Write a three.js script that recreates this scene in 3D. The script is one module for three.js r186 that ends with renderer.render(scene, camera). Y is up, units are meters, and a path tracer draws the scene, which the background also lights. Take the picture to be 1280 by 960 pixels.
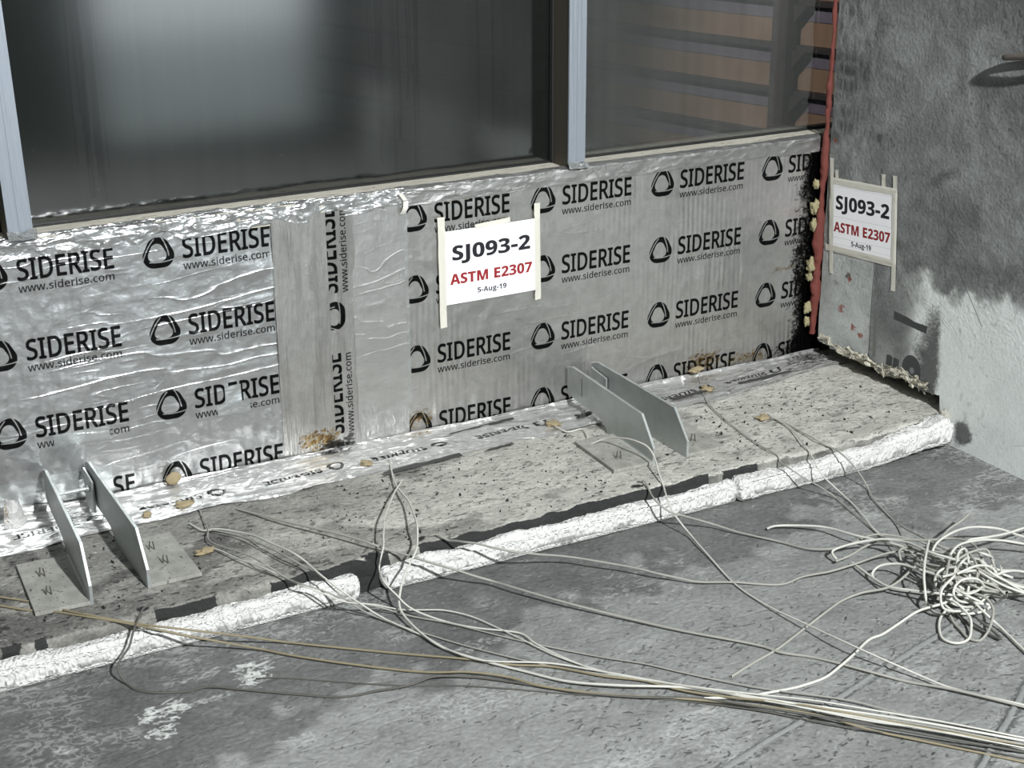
import * as THREE from 'three';
import { RectAreaLightUniformsLib } from 'three/addons/lights/RectAreaLightUniformsLib.js';
import { mergeGeometries, mergeVertices } from 'three/addons/utils/BufferGeometryUtils.js';
import { RoundedBoxGeometry } from 'three/addons/geometries/RoundedBoxGeometry.js';

// ------------------------------------------------------------------ camera
// World: x runs right along the foil-faced wall (its face is z = 0), y up from the concrete ledge, z towards the viewer.
const scene = new THREE.Scene();
const D2R = Math.PI / 180;
const camera = new THREE.PerspectiveCamera(2 * Math.atan(480 / 1938) / D2R, 1280 / 960, 0.05, 80);
{
  const yaw = 28.8 * D2R, pitch = 20.6 * D2R, roll = -0.25 * D2R;
  const forward = new THREE.Vector3(Math.sin(yaw) * Math.cos(pitch), -Math.sin(pitch), -Math.cos(yaw) * Math.cos(pitch));
  const right = new THREE.Vector3(Math.cos(yaw), 0, Math.sin(yaw));
  const up = new THREE.Vector3().crossVectors(right, forward);
  const r = right.clone().multiplyScalar(Math.cos(roll)).addScaledVector(up, Math.sin(roll));
  const u = up.clone().multiplyScalar(Math.cos(roll)).addScaledVector(right, -Math.sin(roll));
  camera.position.set(0, 1.665, 3.66);
  camera.quaternion.setFromRotationMatrix(new THREE.Matrix4().makeBasis(r, u, forward.clone().negate()));
}
scene.add(camera);

// ------------------------------------------------------------------ sky seen through the hall door, lamps, exposure
scene.background = new THREE.Color(0.88, 0.96, 1.0);
scene.environment = null;
scene.backgroundIntensity = 3.1;
RectAreaLightUniformsLib.init();
const renderer = new THREE.WebGLRenderer({ antialias: true });
renderer.toneMapping = THREE.LinearToneMapping;
renderer.toneMappingExposure = 1.0;
renderer.shadowMap.enabled = true;
const KEY = { at: [1.45, 3.9, 5.7], aim: [1.7, 0.25, 0.3], candela: 195, color: 0xfafcfd };
const CEILING = { intensity: 4.2, color: 0xf2f7f8 };

// ------------------------------------------------------------------ helpers
function rng(seed) { let a = seed >>> 0; return () => { a = (a + 0x6d2b79f5) | 0; let t = Math.imul(a ^ (a >>> 15), 1 | a); t = (t + Math.imul(t ^ (t >>> 7), 61 | t)) ^ t; return ((t ^ (t >>> 14)) >>> 0) / 4294967296; }; }
function hash(i, j, s) { let h = Math.imul(i, 374761393) ^ Math.imul(j, 668265263) ^ Math.imul(s, 2246822519); h = Math.imul(h ^ (h >>> 13), 1274126177); return ((h ^ (h >>> 16)) >>> 0) / 4294967296; }
function vnoise(x, y, s = 0) {          // value noise, -1..1
  const i = Math.floor(x), j = Math.floor(y), fx = x - i, fy = y - j, u = fx * fx * (3 - 2 * fx), v = fy * fy * (3 - 2 * fy);
  const a = hash(i, j, s), b = hash(i + 1, j, s), c = hash(i, j + 1, s), d = hash(i + 1, j + 1, s);
  return 2 * (a + (b - a) * u + (c - a) * v + (a - b - c + d) * u * v) - 1;
}
function fbm(x, y, s = 0, n = 4) { let a = 0, w = 0.5; for (let k = 0; k < n; k++) { a += w * vnoise(x, y, s + k * 17); x = x * 2.03 + 5.1; y = y * 2.03 - 3.7; w *= 0.5; } return a; }
const ridge = (x, y, s) => 1 - Math.abs(vnoise(x, y, s));
const clamp = (v, a = 0, b = 1) => Math.min(b, Math.max(a, v));
const smooth = (a, b, v) => { const t = clamp((v - a) / (b - a)); return t * t * (3 - 2 * t); };
const mix = (a, b, t) => a + (b - a) * t;

function canvasOf(w, h) { const c = document.createElement('canvas'); c.width = w; c.height = h; return c; }
function canvasTexture(c, srgb = true) {
  const t = new THREE.CanvasTexture(c); if (srgb) t.colorSpace = THREE.SRGBColorSpace;
  t.wrapS = t.wrapT = THREE.MirroredRepeatWrapping; t.magFilter = THREE.LinearFilter; t.anisotropy = 8; return t;
}
function paint(c, f) {                  // f(px, py, [r, g, b]) -> changes the three numbers (0..255) in place
  const g = c.getContext('2d'), im = g.getImageData(0, 0, c.width, c.height), d = im.data, p = [0, 0, 0];
  for (let y = 0, k = 0; y < c.height; y++) for (let x = 0; x < c.width; x++, k += 4) { p[0] = d[k]; p[1] = d[k + 1]; p[2] = d[k + 2]; f(x, y, p); d[k] = p[0]; d[k + 1] = p[1]; d[k + 2] = p[2]; d[k + 3] = 255; }
  g.putImageData(im, 0, 0);
}
function heightTexture(w, h, f) {       // f(u, v) in 0..1 -> 0..1
  const d = new Uint8Array(w * h * 4);
  for (let y = 0, k = 0; y < h; y++) for (let x = 0; x < w; x++, k += 4) { const v = clamp(f((x + 0.5) / w, (y + 0.5) / h)) * 255; d[k] = d[k + 1] = d[k + 2] = v; d[k + 3] = 255; }
  const t = new THREE.DataTexture(d, w, h); t.magFilter = THREE.LinearFilter; t.minFilter = THREE.LinearFilter; t.wrapS = t.wrapT = THREE.MirroredRepeatWrapping; t.needsUpdate = true; return t;
}
const taken = {};
function numbered(name) { const n = taken[name] = (taken[name] ?? -1) + 1; return n ? `${name}_${String(n).padStart(3, '0')}` : name; }
function tag(o, label, category, group) { o.userData = { ...o.userData, label, category }; if (group) o.userData.group = group; return o; }
function shadows(o) { o.castShadow = o.receiveShadow = true; return o; }
function mesh(name, geo, mat, parent = scene) {
  const m = shadows(new THREE.Mesh(geo, mat)); m.name = parent === scene ? numbered(name) : name; parent.add(m); return m;
}
function structure(name, geo, mat) { const m = mesh(name, geo, mat); m.userData.kind = 'structure'; return m; }
function thing(name, label, category, at = [0, 0, 0], group) { const o = new THREE.Group(); o.name = numbered(name); o.position.set(...at); scene.add(o); return tag(o, label, category, group); }
function box(w, h, d, x, y, z) { const g = new THREE.BoxGeometry(w, h, d); g.translate(x, y, z); return g; }
function span(x0, x1, y0, y1, z0, z1) { return box(x1 - x0, y1 - y0, z1 - z0, (x0 + x1) / 2, (y0 + y1) / 2, (z0 + z1) / 2); }
function planarUV(g, f) { const p = g.attributes.position, uv = new Float32Array(p.count * 2); for (let i = 0; i < p.count; i++) { const [a, b] = f(p.getX(i), p.getY(i), p.getZ(i)); uv[2 * i] = a; uv[2 * i + 1] = b; } g.setAttribute('uv', new THREE.BufferAttribute(uv, 2)); return g; }
function grid(nu, nv, f, uvf) {         // f(u, v) -> [x, y, z]; faces turn so that du x dv points outwards
  const pos = [], uv = [], idx = [];
  for (let j = 0; j <= nv; j++) for (let i = 0; i <= nu; i++) { const u = i / nu, v = j / nv; pos.push(...f(u, v)); uv.push(...(uvf ? uvf(u, v) : [u, v])); }
  for (let j = 0; j < nv; j++) for (let i = 0; i < nu; i++) { const a = j * (nu + 1) + i, b = a + 1, c = a + nu + 1, d = c + 1; idx.push(a, b, d, a, d, c); }
  const g = new THREE.BufferGeometry(); g.setAttribute('position', new THREE.Float32BufferAttribute(pos, 3)); g.setAttribute('uv', new THREE.Float32BufferAttribute(uv, 2)); g.setIndex(idx); g.computeVertexNormals(); return g;
}
function merge(list) { return mergeGeometries(list.map((g) => { const q = g.index ? g.toNonIndexed() : g; for (const k of Object.keys(q.attributes)) if (!['position', 'normal', 'uv'].includes(k)) q.deleteAttribute(k); return q; })); }
function tube(points, radius, seg = 0, sides = 7) {
  const c = new THREE.CatmullRomCurve3(points.map((p) => new THREE.Vector3(...p)), false, 'centripetal');
  return new THREE.TubeGeometry(c, seg || points.length * 8, radius, sides, false);
}
function lump(r, seed, rough = 0.35, detail = 3, sx = 1, sy = 1, sz = 1) {   // an irregular nodule
  let g = new THREE.IcosahedronGeometry(1, detail); g = mergeVertices((g.deleteAttribute('normal'), g.deleteAttribute('uv'), g)); const p = g.attributes.position;
  for (let i = 0; i < p.count; i++) { const x = p.getX(i), y = p.getY(i), z = p.getZ(i), k = r * (1 + rough * (fbm(x * 1.6 + y, z * 1.6 - y * 0.7, seed, 3) + 0.5 * vnoise(x * 5 + z * 3, y * 5 + z, seed + 9))); p.setXYZ(i, x * k * sx, y * k * sy, z * k * sz); }
  g.computeVertexNormals(); g.setAttribute('uv', new THREE.BufferAttribute(new Float32Array(p.count * 2), 2)); return g;
}
const std = (o) => new THREE.MeshStandardMaterial(o);

// ------------------------------------------------------------------ the hall around the test floor
const hallWall = std({ color: 0x979c9b, roughness: 0.95 }), hallGround = std({ color: 0xa3a6a4, roughness: 0.95 });
structure('hall_floor', span(-12, 14, -3.2, -3, -14, 30), hallGround);
structure('ceiling', span(-12, 14, 8, 8.2, -12, 13), hallWall);
structure('wall_left', span(-12.2, -12, -3, 8, -12, 13), hallWall);
structure('wall_far', span(14, 14.2, -3, 8, -12, 13), hallWall);
structure('wall_behind', span(-12, 14, -3, 8, -12.2, -12), hallWall);
{ // the camera-side hall wall with its open goods door
  const g = merge([span(-12, 4.2, -3, 8, 13, 13.2), span(6.7, 14, -3, 8, 13, 13.2), span(4.2, 6.7, 4.2, 8, 13, 13.2)]);
  structure('wall_front', g, hallWall);
}
// lamps: the one floodlight that throws the shadows, and panels under the hall ceiling
{
  const t = thing('floodlight', 'square floodlight with a glowing glass front hung above and behind the viewer', 'floodlight', KEY.at);
  const dir = new THREE.Vector3(...KEY.aim).sub(new THREE.Vector3(...KEY.at)).normalize();
  t.quaternion.setFromUnitVectors(new THREE.Vector3(0, 0, 1), dir);
  const dark = std({ color: 0x2c2d2e, roughness: 0.5, metalness: 0.6 });
  mesh('housing', new RoundedBoxGeometry(0.4, 0.32, 0.14, 3, 0.02).translate(0, 0, -0.09), dark, t);
  mesh('yoke', merge([span(-0.23, -0.21, -0.02, 0.3, -0.11, -0.07), span(0.21, 0.23, -0.02, 0.3, -0.11, -0.07), span(-0.23, 0.23, 0.28, 0.3, -0.11, -0.07)]), dark, t);
  mesh('lamp_glass', span(-0.17, 0.17, -0.13, 0.13, -0.019, -0.012), std({ color: 0xffffff, emissive: 0xfffef9, emissiveIntensity: 6 }), t);
  const s = new THREE.SpotLight(KEY.color, KEY.candela, 0, 40 * D2R, 0.5, 2);
  s.position.set(...KEY.at).addScaledVector(dir, 0.03); s.target.position.set(...KEY.aim); s.castShadow = true; s.shadow.mapSize.set(2048, 2048); s.shadow.radius = 4; s.shadow.bias = -0.0004;
  scene.add(s, s.target);
  mesh('suspension_rod', new THREE.CylinderGeometry(0.012, 0.012, 3.9, 10).translate(0, 1.95 + 0.28, -0.09).applyQuaternion(new THREE.Quaternion()), dark, t);
  t.children[3].quaternion.copy(t.quaternion).invert();
}
[[-2.5, 1.5], [4.5, 8.5], [6, -3.5], [-4, 8]].forEach(([x, z], i) => {
  const t = thing('ceiling_lamp', `long white lamp panel under the hall ceiling, ${['left of the test floor', 'near the open goods door', 'behind the glazed wall', 'over the left corner'][i]}`, 'lamp', [x, 7.9, z]);
  mesh('lamp_frame', merge([span(-1.05, 1.05, 0, 0.08, -0.36, -0.3), span(-1.05, 1.05, 0, 0.08, 0.3, 0.36), span(-1.05, -1, 0, 0.08, -0.3, 0.3), span(1, 1.05, 0, 0.08, -0.3, 0.3)]), std({ color: 0xd0d2d2, roughness: 0.6 }), t);
  mesh('lamp_panel', span(-1, 1, 0.02, 0.04, -0.3, 0.3), std({ color: 0xffffff, emissive: CEILING.color, emissiveIntensity: 1.5 }), t);
  const l = new THREE.RectAreaLight(CEILING.color, CEILING.intensity * [1, 1.5, 0.8, 1][i], 2, 0.6); l.position.set(x, 7.9, z); l.lookAt(x, 0, z); scene.add(l);
});

{ // work lamp that lights the cladding behind the glass
  const at = [3.3, 2.9, -3.1], aim = [7.3, 0.0, -4.8], t = thing('floodlight', 'small work lamp behind the glazed wall, turned to the brown cladding', 'floodlight', at);
  const dir = new THREE.Vector3(...aim).sub(new THREE.Vector3(...at)).normalize(); t.quaternion.setFromUnitVectors(new THREE.Vector3(0, 0, 1), dir);
  mesh('housing', new RoundedBoxGeometry(0.26, 0.2, 0.1, 3, 0.015).translate(0, 0, -0.07), std({ color: 0x2c2d2e, roughness: 0.5, metalness: 0.6 }), t);
  mesh('lamp_glass', span(-0.11, 0.11, -0.08, 0.08, -0.019, -0.012), std({ color: 0xffffff, emissive: 0xfff2e2, emissiveIntensity: 4 }), t);
  const s = new THREE.SpotLight(0xfff2e2, 120, 0, 22 * D2R, 1, 2); s.position.set(...at).addScaledVector(dir, 0.03); s.target.position.set(...aim); s.castShadow = true; s.shadow.radius = 4; scene.add(s, s.target);
}
// ------------------------------------------------------------------ concrete: test floor, ledge, right wall
function flecks(c, n, seed, len, wid, colors, area) {
  const g = c.getContext('2d'), r = rng(seed);
  for (let k = 0; k < n; k++) {
    const [x, y] = area ? area(r) : [r() * c.width, r() * c.height], a = (r() - 0.5) * 1.6, l = len * (0.3 + r() * r() * 1.4);
    g.strokeStyle = colors[Math.floor(r() * colors.length)]; g.globalAlpha = 0.35 + 0.6 * r(); g.lineWidth = wid * (0.5 + r()); g.beginPath(); g.moveTo(x, y);
    const b = a + (r() - 0.5) * 1.8; g.lineTo(x + Math.cos(a) * l, y + Math.sin(a) * l); g.lineTo(x + Math.cos(a) * l + Math.cos(b) * l * 0.6, y + Math.sin(a) * l + Math.sin(b) * l * 0.6); g.stroke();
  }
  g.globalAlpha = 1;
}
// test floor: x -1.5..3.5, z 0.5..3.0 on one texture (mirrored beyond), 2.44 mm a pixel
const FX0 = 0.2, FXW = 3.4, FZ0 = 0.5, FZW = 2.2;
{
  const w = 2048, h = 1326, c = canvasOf(w, h), g = c.getContext('2d');
  g.fillStyle = '#7d807d'; g.fillRect(0, 0, w, h);
  const X = (x) => (x - FX0) / FXW * w, Z = (z) => (z - FZ0) / FZW * h;
  paint(c, (px, py, p) => {
    const x = FX0 + px / w * FXW, z = FZ0 + py / h * FZW;
    const big = fbm(x * 2.2, z * 2.2, 3, 4), mid = fbm(x * 14, z * 20, 11, 3), fine = vnoise(x * 260, z * 260, 5) * 0.6 + vnoise(x * 120, z * 150, 6) * 0.6;
    // wet or sooty skin along the blanket, with a ragged outline
    const edge = 1.02 + 0.16 * fbm(x * 3, 2, 21, 4) + 0.22 * fbm(x * 9, z * 9, 22, 3) + 0.12 * Math.sin(x * 1.7 + 0.6);
    const dark = smooth(0.03, -0.03, z - edge);
    let v = 131 + 18 * big + 15 * mid + 12 * fine;
    const scuff = smooth(0.12, 0.3, fbm(x * 4.2, z * 6, 31, 3)) * smooth(0.0, 0.35, ridge(x * 85 + 3 * fbm(x * 40, z * 40, 34, 2), z * 95, 33) - 0.55) * 40;
    v = v - dark * 34 + scuff * (0.55 + 0.4 * dark);
    p[0] = v * 0.985; p[1] = v * 1.0; p[2] = v * 0.985;
  });
  flecks(c, 7000, 41, 6, 1.3, ['#2c2f2d', '#3d403e', '#4c4f4c']);
  flecks(c, 1700, 42, 8, 1.9, ['#2f3130', '#3d403e'], (r) => [X(1.4 + 1.9 * r()), Z(1.15 + 0.95 * r())]);
  flecks(c, 2500, 43, 7, 1.3, ['#a3a8a3', '#979b97']);
  // dirt caught along the slab joints
  { const r = rng(75); for (const [ax, az, bx, bz] of [[3.1, 1.243, 1.5, 1.652], [2.45, 1.62, 1.9, 1.93]]) for (let k = 0; k < 900; k++) { const t = r(), o = (r() < 0.5 ? -1 : 1) * (0.008 + 0.012 * r() * r()), l = Math.hypot(bx - ax, bz - az); g.globalAlpha = 0.3 + 0.4 * r(); g.fillStyle = '#4c4f4d'; const x = ax + (bx - ax) * t - (bz - az) / l * o, z = az + (bz - az) * t + (bx - ax) / l * o; g.fillRect(X(x), Z(z), 2 + 5 * r(), 1 + 2 * r()); } g.globalAlpha = 1; }
  // spilled white plaster, flaking
  const r = rng(77);
  for (const [x, z, rx, rz, n] of [[0.898, 0.855, 0.04, 0.05, 90], [0.686, 0.91, 0.05, 0.035, 80], [0.665, 0.975, 0.03, 0.025, 30], [0.78, 0.8, 0.07, 0.03, 45], [0.80, 0.91, 0.07, 0.012, 40], [0.893, 1.137, 0.045, 0.02, 20], [0.472, 0.949, 0.02, 0.015, 12], [1.40, 0.985, 0.08, 0.02, 40], [1.02, 0.77, 0.12, 0.05, 60], [1.85, 0.93, 0.25, 0.09, 120]])
    for (let k = 0; k < n; k++) {
      const a = r() * 6.28, q = Math.sqrt(r()), px = X(x + Math.cos(a) * rx * q), pz = Z(z + Math.sin(a) * rz * q);
      g.globalAlpha = n > 85 && n < 100 || n === 80 || n === 30 ? 0.4 + 0.5 * r() : 0.15 + 0.2 * r(); g.strokeStyle = '#cfd3cf'; g.lineWidth = 1 + 3 * r(); g.beginPath(); g.moveTo(px, pz); g.quadraticCurveTo(px + 20 * (r() - 0.5), pz + 14 * (r() - 0.5), px + 26 * (r() - 0.3), pz + 16 * (r() - 0.6)); g.stroke();
    }
  g.globalAlpha = 1;
  const bump = heightTexture(1024, 664, (u, v) => { const x = u * FXW, z = (1 - v) * FZW; return 0.5 + 0.25 * fbm(x * 30, z * 40, 51, 4) + 0.2 * vnoise(x * 130, z * 150, 52) - 0.35 * smooth(0.9, 1, ridge(x * 17, z * 26, 53)); });
  const m = std({ map: canvasTexture(c), bumpMap: bump, bumpScale: 0.004, roughness: 0.78 });
  const uv = (geo) => planarUV(geo, (x, y, z) => [(x - FX0) / FXW, 1 - (z - FZ0) / FZW]);
  structure('floor', uv(span(-3, 3.28, -0.25, -0.083, 0.3, 4.6)), m);
  // raised filler along the joints between the deck slabs
  const seam = (ax, az, bx, bz, wd) => grid(60, 4, (u, v) => { const s = Math.sin(v * Math.PI), n = 0.004 * fbm(u * 14, 1, 61, 3); const dx = bx - ax, dz = bz - az, l = Math.hypot(dx, dz); const o = (v - 0.5) * wd * (1 + 0.5 * fbm(u * 22, v, 62, 2)) + n; return [ax + dx * u - dz / l * o, -0.0835 + 0.005 * s, az + dz * u + dx / l * o]; }, (u, v) => [(ax + (bx - ax) * u - FX0) / FXW, 1 - (az + (bz - az) * u + (v - 0.5) * 0.03 - FZ0) / FZW]);
  const sm = std({ color: 0x787b79, roughness: 0.85, bumpMap: bump, bumpScale: 0.004 });
  const a = structure('trim_1', seam(3.1, 1.243, 1.5, 1.652, 0.015), sm), b = structure('trim_2', seam(2.45, 1.62, 1.9, 1.93, 0.015), sm);
}
// ledge: a kerb of weathered concrete along the foot of the wall. Profile runs from the wall over the lip and down its front.
const LX0 = 0.0, LXW = 3.4, LVW = 0.76;
const lipZ = (x) => 0.633 + 0.012 * fbm(x * 5, 0.3, 71, 3) + 0.006 * fbm(x * 26, 1.2, 72, 2);
{
  const w = 2048, h = 512, c = canvasOf(w, h), g = c.getContext('2d');
  g.fillStyle = '#a9aaa4'; g.fillRect(0, 0, w, h);
  const tarred = [[0.43, 0.475], [0.505, 0.53], [0.77, 0.905], [1.03, 1.33], [1.41, 2.26], [2.3, 2.42], [2.98, 3.06]];
  paint(c, (px, py, p) => {
    const x = LX0 + px / w * LXW, s = py / h * LVW, front = s - 0.632 + 0.004 * fbm(x * 40, 3, 87, 2);
    const dusty = 0.5 + 0.5 * fbm(x * 1.8, s * 3, 81, 3), mid = fbm(x * 16, s * 26, 82, 4), fine = vnoise(x * 240, s * 260, 83);
    const left = smooth(2.1, 0.9, x + 0.8 * fbm(x * 3, s * 4, 84, 3) + 0.5 * smooth(0.25, 0.6, s));
    let v = 165 + 14 * dusty + 24 * mid + 16 * fine - 42 * left; let warm = 1;
    const grain = smooth(0.3, 0.55, fbm(x * 52, s * 110, 85, 3) + 0.1 * dusty); v -= 48 * grain;                 // pores and trowel grooves
    const damp = smooth(0.1, 0.3, fbm(x * 7, s * 9, 88, 4) + 0.9 * smooth(0.5, 0.62, s) * smooth(1.5, 0.9, x) - 0.1) * 34; v -= damp;
    if (front > 0) { v = 122 + 40 * mid + 14 * fine + 20 * vnoise(x * 34, 1, 90); }
    for (const [a, b] of tarred) {                                                                               // black bitumen left on the front face
      const n = 0.012 * fbm(x * 30, s * 30, 86, 3), e = Math.min(x - a, b - x) + n;
      if (e > 0 && front + 0.008 + 0.010 * fbm(x * 22, 5, 89, 2) > 0) { v = 40 + 8 * mid + 5 * fine; warm = 0.97; }
    }
    p[0] = v * (warm > 0.99 ? 1.005 : 1); p[1] = v; p[2] = v * (warm > 0.99 ? 0.955 : 1.0);
  });
  const U = (x) => (x - LX0) / LXW * w, V = (s) => s / LVW * h;
  flecks(c, 1500, 91, 5, 1.1, ['#2b2b29', '#3a3a37', '#54544f'], (r) => [U(0.4 + 2.8 * r()), V(0.17 + 0.46 * r())]);
  flecks(c, 420, 92, 4, 1.5, ['#1f1f1e', '#2b2b29'], (r) => [U(1.4 + 1.7 * r()), V(0.2 + 0.3 * r())]);
  flecks(c, 1200, 93, 7, 1.2, ['#c9c8bf', '#bdbcb4'], (r) => [U(0.4 + 2.8 * r()), V(0.1 + 0.5 * r())]);
  // soot spread round the drill holes and the gap in the blanket
  const r = rng(95);
  for (const [x, s, q, n] of [[0.742, 0.61, 0.012, 40], [1.43, 0.60, 0.012, 40], [2.05, 0.6, 0.012, 40], [1.29, 0.62, 0.03, 90]]) for (let k = 0; k < n; k++) { g.globalAlpha = 0.5; g.fillStyle = '#1c1c1c'; g.beginPath(); g.arc(U(x + (r() + r() - 1) * q), V(s + (r() + r() - 1) * q * 0.7), 1 + 3 * r(), 0, 7); g.fill(); }
  g.globalAlpha = 1;
  const bump = heightTexture(1024, 256, (u, v) => { const x = u * LXW, s = (1 - v) * LVW; return 0.5 + 0.3 * fbm(x * 28, s * 36, 101, 4) + 0.2 * vnoise(x * 110, s * 120, 102) - 0.4 * smooth(0.3, 0.55, fbm(x * 52, s * 110, 85, 3)); });
  const m = std({ map: canvasTexture(c), bumpMap: bump, bumpScale: 0.005, roughness: 0.92 });
  const prof = [];   // [arc s, z, y]
  for (let k = 0; k <= 40; k++) prof.push([k / 40 * 0.618, k / 40 * 0.618, 0]);
  for (let k = 1; k <= 6; k++) { const a = k / 6 * Math.PI / 2; prof.push([0.618 + 0.0236 * k / 6, 0.618 + 0.015 * Math.sin(a), -0.015 + 0.015 * Math.cos(a)]); }
  for (let k = 1; k <= 8; k++) prof.push([0.6416 + k / 8 * 0.08, 0.633, -0.015 - k / 8 * 0.08]);
  const nx = 420, x0 = -0.6, x1 = 3.34;
  const geo = grid(nx, prof.length - 1, (u, v) => {
    const x = mix(x0, x1, u), [s, z, y] = prof[Math.round(v * (prof.length - 1))], out = lipZ(x) - 0.633, k = smooth(0.5, 0.632, s);
    const n = 0.0022 * fbm(x * 9, s * 9, 111, 3), chip = 0.007 * Math.max(0, fbm(x * 24, 2, 113, 3)) * smooth(0.6, 0.633, s) * smooth(0.7, 0.65, s);
    const f = s > 0.64 ? 0.006 * fbm(x * 18, s * 30, 112, 3) : 0;
    return [x, y + (s < 0.64 ? n * smooth(0.05, 0.2, s) : 0) - chip, z + out * k + f - chip];
  }, (u, v) => [(mix(x0, x1, u) - LX0) / LXW, 1 - prof[Math.round(v * (prof.length - 1))][0] / LVW]);
  // grid() faces upwards here when z grows with v: turn the winding
  const ix = geo.index.array; for (let k = 0; k < ix.length; k += 3) { const t = ix[k + 1]; ix[k + 1] = ix[k + 2]; ix[k + 2] = t; } geo.computeVertexNormals();
  const led = structure('ledge', geo, m);
  const core = mesh('ledge_core', span(-0.6, 3.34, -0.25, -0.006, -0.14, 0.615), std({ color: 0x77776f, roughness: 0.95 }), led);
}
// right wall: cast concrete slab, its bottom edge broken away over the ledge
const WZ0 = 0.0, WZW = 1.25, WY0 = -0.12, WYW = 1.35;
const breakY = (z) => 0.05 + 0.012 * fbm(z * 12, 1, 121, 3) + 0.01 * fbm(z * 40, 2, 122, 2) + (z < 0.1 ? 0.014 : 0) - 0.004 * smooth(0.45, 0.58, z);
{
  const w = 1280, h = 1382, c = canvasOf(w, h), g = c.getContext('2d');
  const U = (z) => (z - WZ0) / WZW * w, V = (y) => h - (y - WY0) / WYW * h;
  g.fillStyle = '#808480'; g.fillRect(0, 0, w, h);
  paint(c, (px, py, p) => {
    const z = WZ0 + px / w * WZW, y = WY0 + (h - py) / h * WYW;
    const big = fbm(z * 3.2, y * 3.2, 131, 4), mid = fbm(z * 15 + 2 * fbm(z * 8, y * 8, 140, 2), y * 15, 132, 4), fine = vnoise(z * 240, y * 240, 133);
    // a lighter, cleaner cast patch below, with a ragged boundary, and a greyer skim above
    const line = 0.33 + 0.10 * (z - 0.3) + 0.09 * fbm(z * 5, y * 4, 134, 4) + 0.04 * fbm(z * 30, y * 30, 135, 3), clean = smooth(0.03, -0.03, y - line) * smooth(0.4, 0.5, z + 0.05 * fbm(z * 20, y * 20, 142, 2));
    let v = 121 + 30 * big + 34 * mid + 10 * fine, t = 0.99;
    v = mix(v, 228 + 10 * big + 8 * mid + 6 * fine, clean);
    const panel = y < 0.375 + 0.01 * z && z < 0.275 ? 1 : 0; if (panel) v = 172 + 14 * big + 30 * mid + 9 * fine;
    v += 0 * smooth(0.93, 1, ridge(z * 22 + fbm(z * 9, y * 9, 136, 2) * 3, y * 9, 137)) * smooth(0.1, 0.4, fbm(z * 5, y * 5, 138, 2) + 0.2);   // pale trowel scratches
    const rough = smooth(0.30, 0.06, z + 0.1 * fbm(z * 9, y * 3, 143, 3)) * smooth(0.55, 0.75, y); v += rough * 44 * (ridge(z * 60, y * 24, 144) - 0.75);
    v -= 24 * smooth(0.62, 0.9, vnoise(z * 70, y * 60, 139)) * smooth(0.1, 0.5, vnoise(z * 7, y * 7, 141));
    // soot fanned up from the gap: ragged, grainy
    const sx = (z - 0.545) / 0.06, sy = (y - 0.10) / 0.18, sr = Math.hypot(sx * (sx > 0 ? 2.0 : 0.8), sy * (sy > 0 ? 0.9 : 1.4)) + 0.35 * fbm(z * 22, y * 18, 145, 4) + 0.12 * fine;
    v -= 130 * smooth(1.2, 0.5, sr); 
    const qx = (z - 0.69) / 0.035, qy = (y + 0.03) / 0.05, qr = Math.hypot(qx, qy) + 0.4 * fbm(z * 26, y * 26, 146, 4) + 0.1 * fine; v -= 120 * smooth(1.1, 0.6, qr);
    v = Math.max(v, 30);
    p[0] = v * t * 0.985; p[1] = v; p[2] = v * 0.985;
  });
  // saw joint, stencil remains, rust-red smears
  g.strokeStyle = '#3b3d3b'; g.lineWidth = 2.4; g.beginPath(); g.moveTo(U(0.272), V(0.385)); g.lineTo(U(0.274), V(0.2)); g.lineTo(U(0.28), V(0.07)); g.stroke();
  g.strokeStyle = '#6d6f6a'; g.lineWidth = 14; g.beginPath(); g.moveTo(U(0.296), V(0.2)); g.lineTo(U(0.302), V(0.08)); g.stroke();
  g.fillStyle = '#3d4141';
  g.beginPath(); g.moveTo(U(0.372), V(0.247)); g.lineTo(U(0.43), V(0.244)); g.lineTo(U(0.462), V(0.238)); g.lineTo(U(0.515), V(0.24)); g.lineTo(U(0.512), V(0.216)); g.lineTo(U(0.375), V(0.222)); g.fill();
  const ch = (z0, z1, y0, y1) => { g.beginPath(); g.roundRect(U(z0), V(y1), U(z1) - U(z0), V(y0) - V(y1), 6); g.fill(); };
  ch(0.357, 0.383, 0.052, 0.107); ch(0.387, 0.412, 0.062, 0.106);
  g.beginPath(); g.ellipse(U(0.465), V(0.09), U(0.04) - U(0), 46, 0, 0, 7); g.fill(); g.fillStyle = '#75797a'; g.beginPath(); g.arc(U(0.468), V(0.089), 10, 0, 7); g.fill();
  const r = rng(150);
  for (const [z, y, q] of [[0.165, 0.30, 0.014], [0.17, 0.29, 0.01], [0.14, 0.19, 0.014], [0.20, 0.145, 0.012], [0.235, 0.13, 0.012], [0.06, 0.70, 0.008]]) for (let k = 0; k < 26; k++) { g.globalAlpha = 0.25 + 0.35 * r(); g.fillStyle = z === 0.165 ? '#4a3f3a' : ['#7b4238', '#8a5147'][k & 1]; g.beginPath(); g.ellipse(U(z + (r() + r() - 1) * q), V(y + (r() + r() - 1) * q), 2 + 5 * r(), 1 + 3 * r(), r() * 3, 0, 7); g.fill(); }
  for (let k = 0; k < 60; k++) { g.globalAlpha = 0.3 + 0.3 * r(); g.strokeStyle = k % 3 ? '#a5aaa5' : '#4c504d'; g.lineWidth = 0.8 + 1.0 * r(); const z = r() * 1.2, y = r() * 1.2, a = 1 + 2 * r(), l = 0.015 + 0.04 * r(); g.beginPath(); g.moveTo(U(z), V(y)); g.lineTo(U(z + Math.cos(a) * l), V(y - Math.sin(a) * l)); g.stroke(); }
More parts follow.
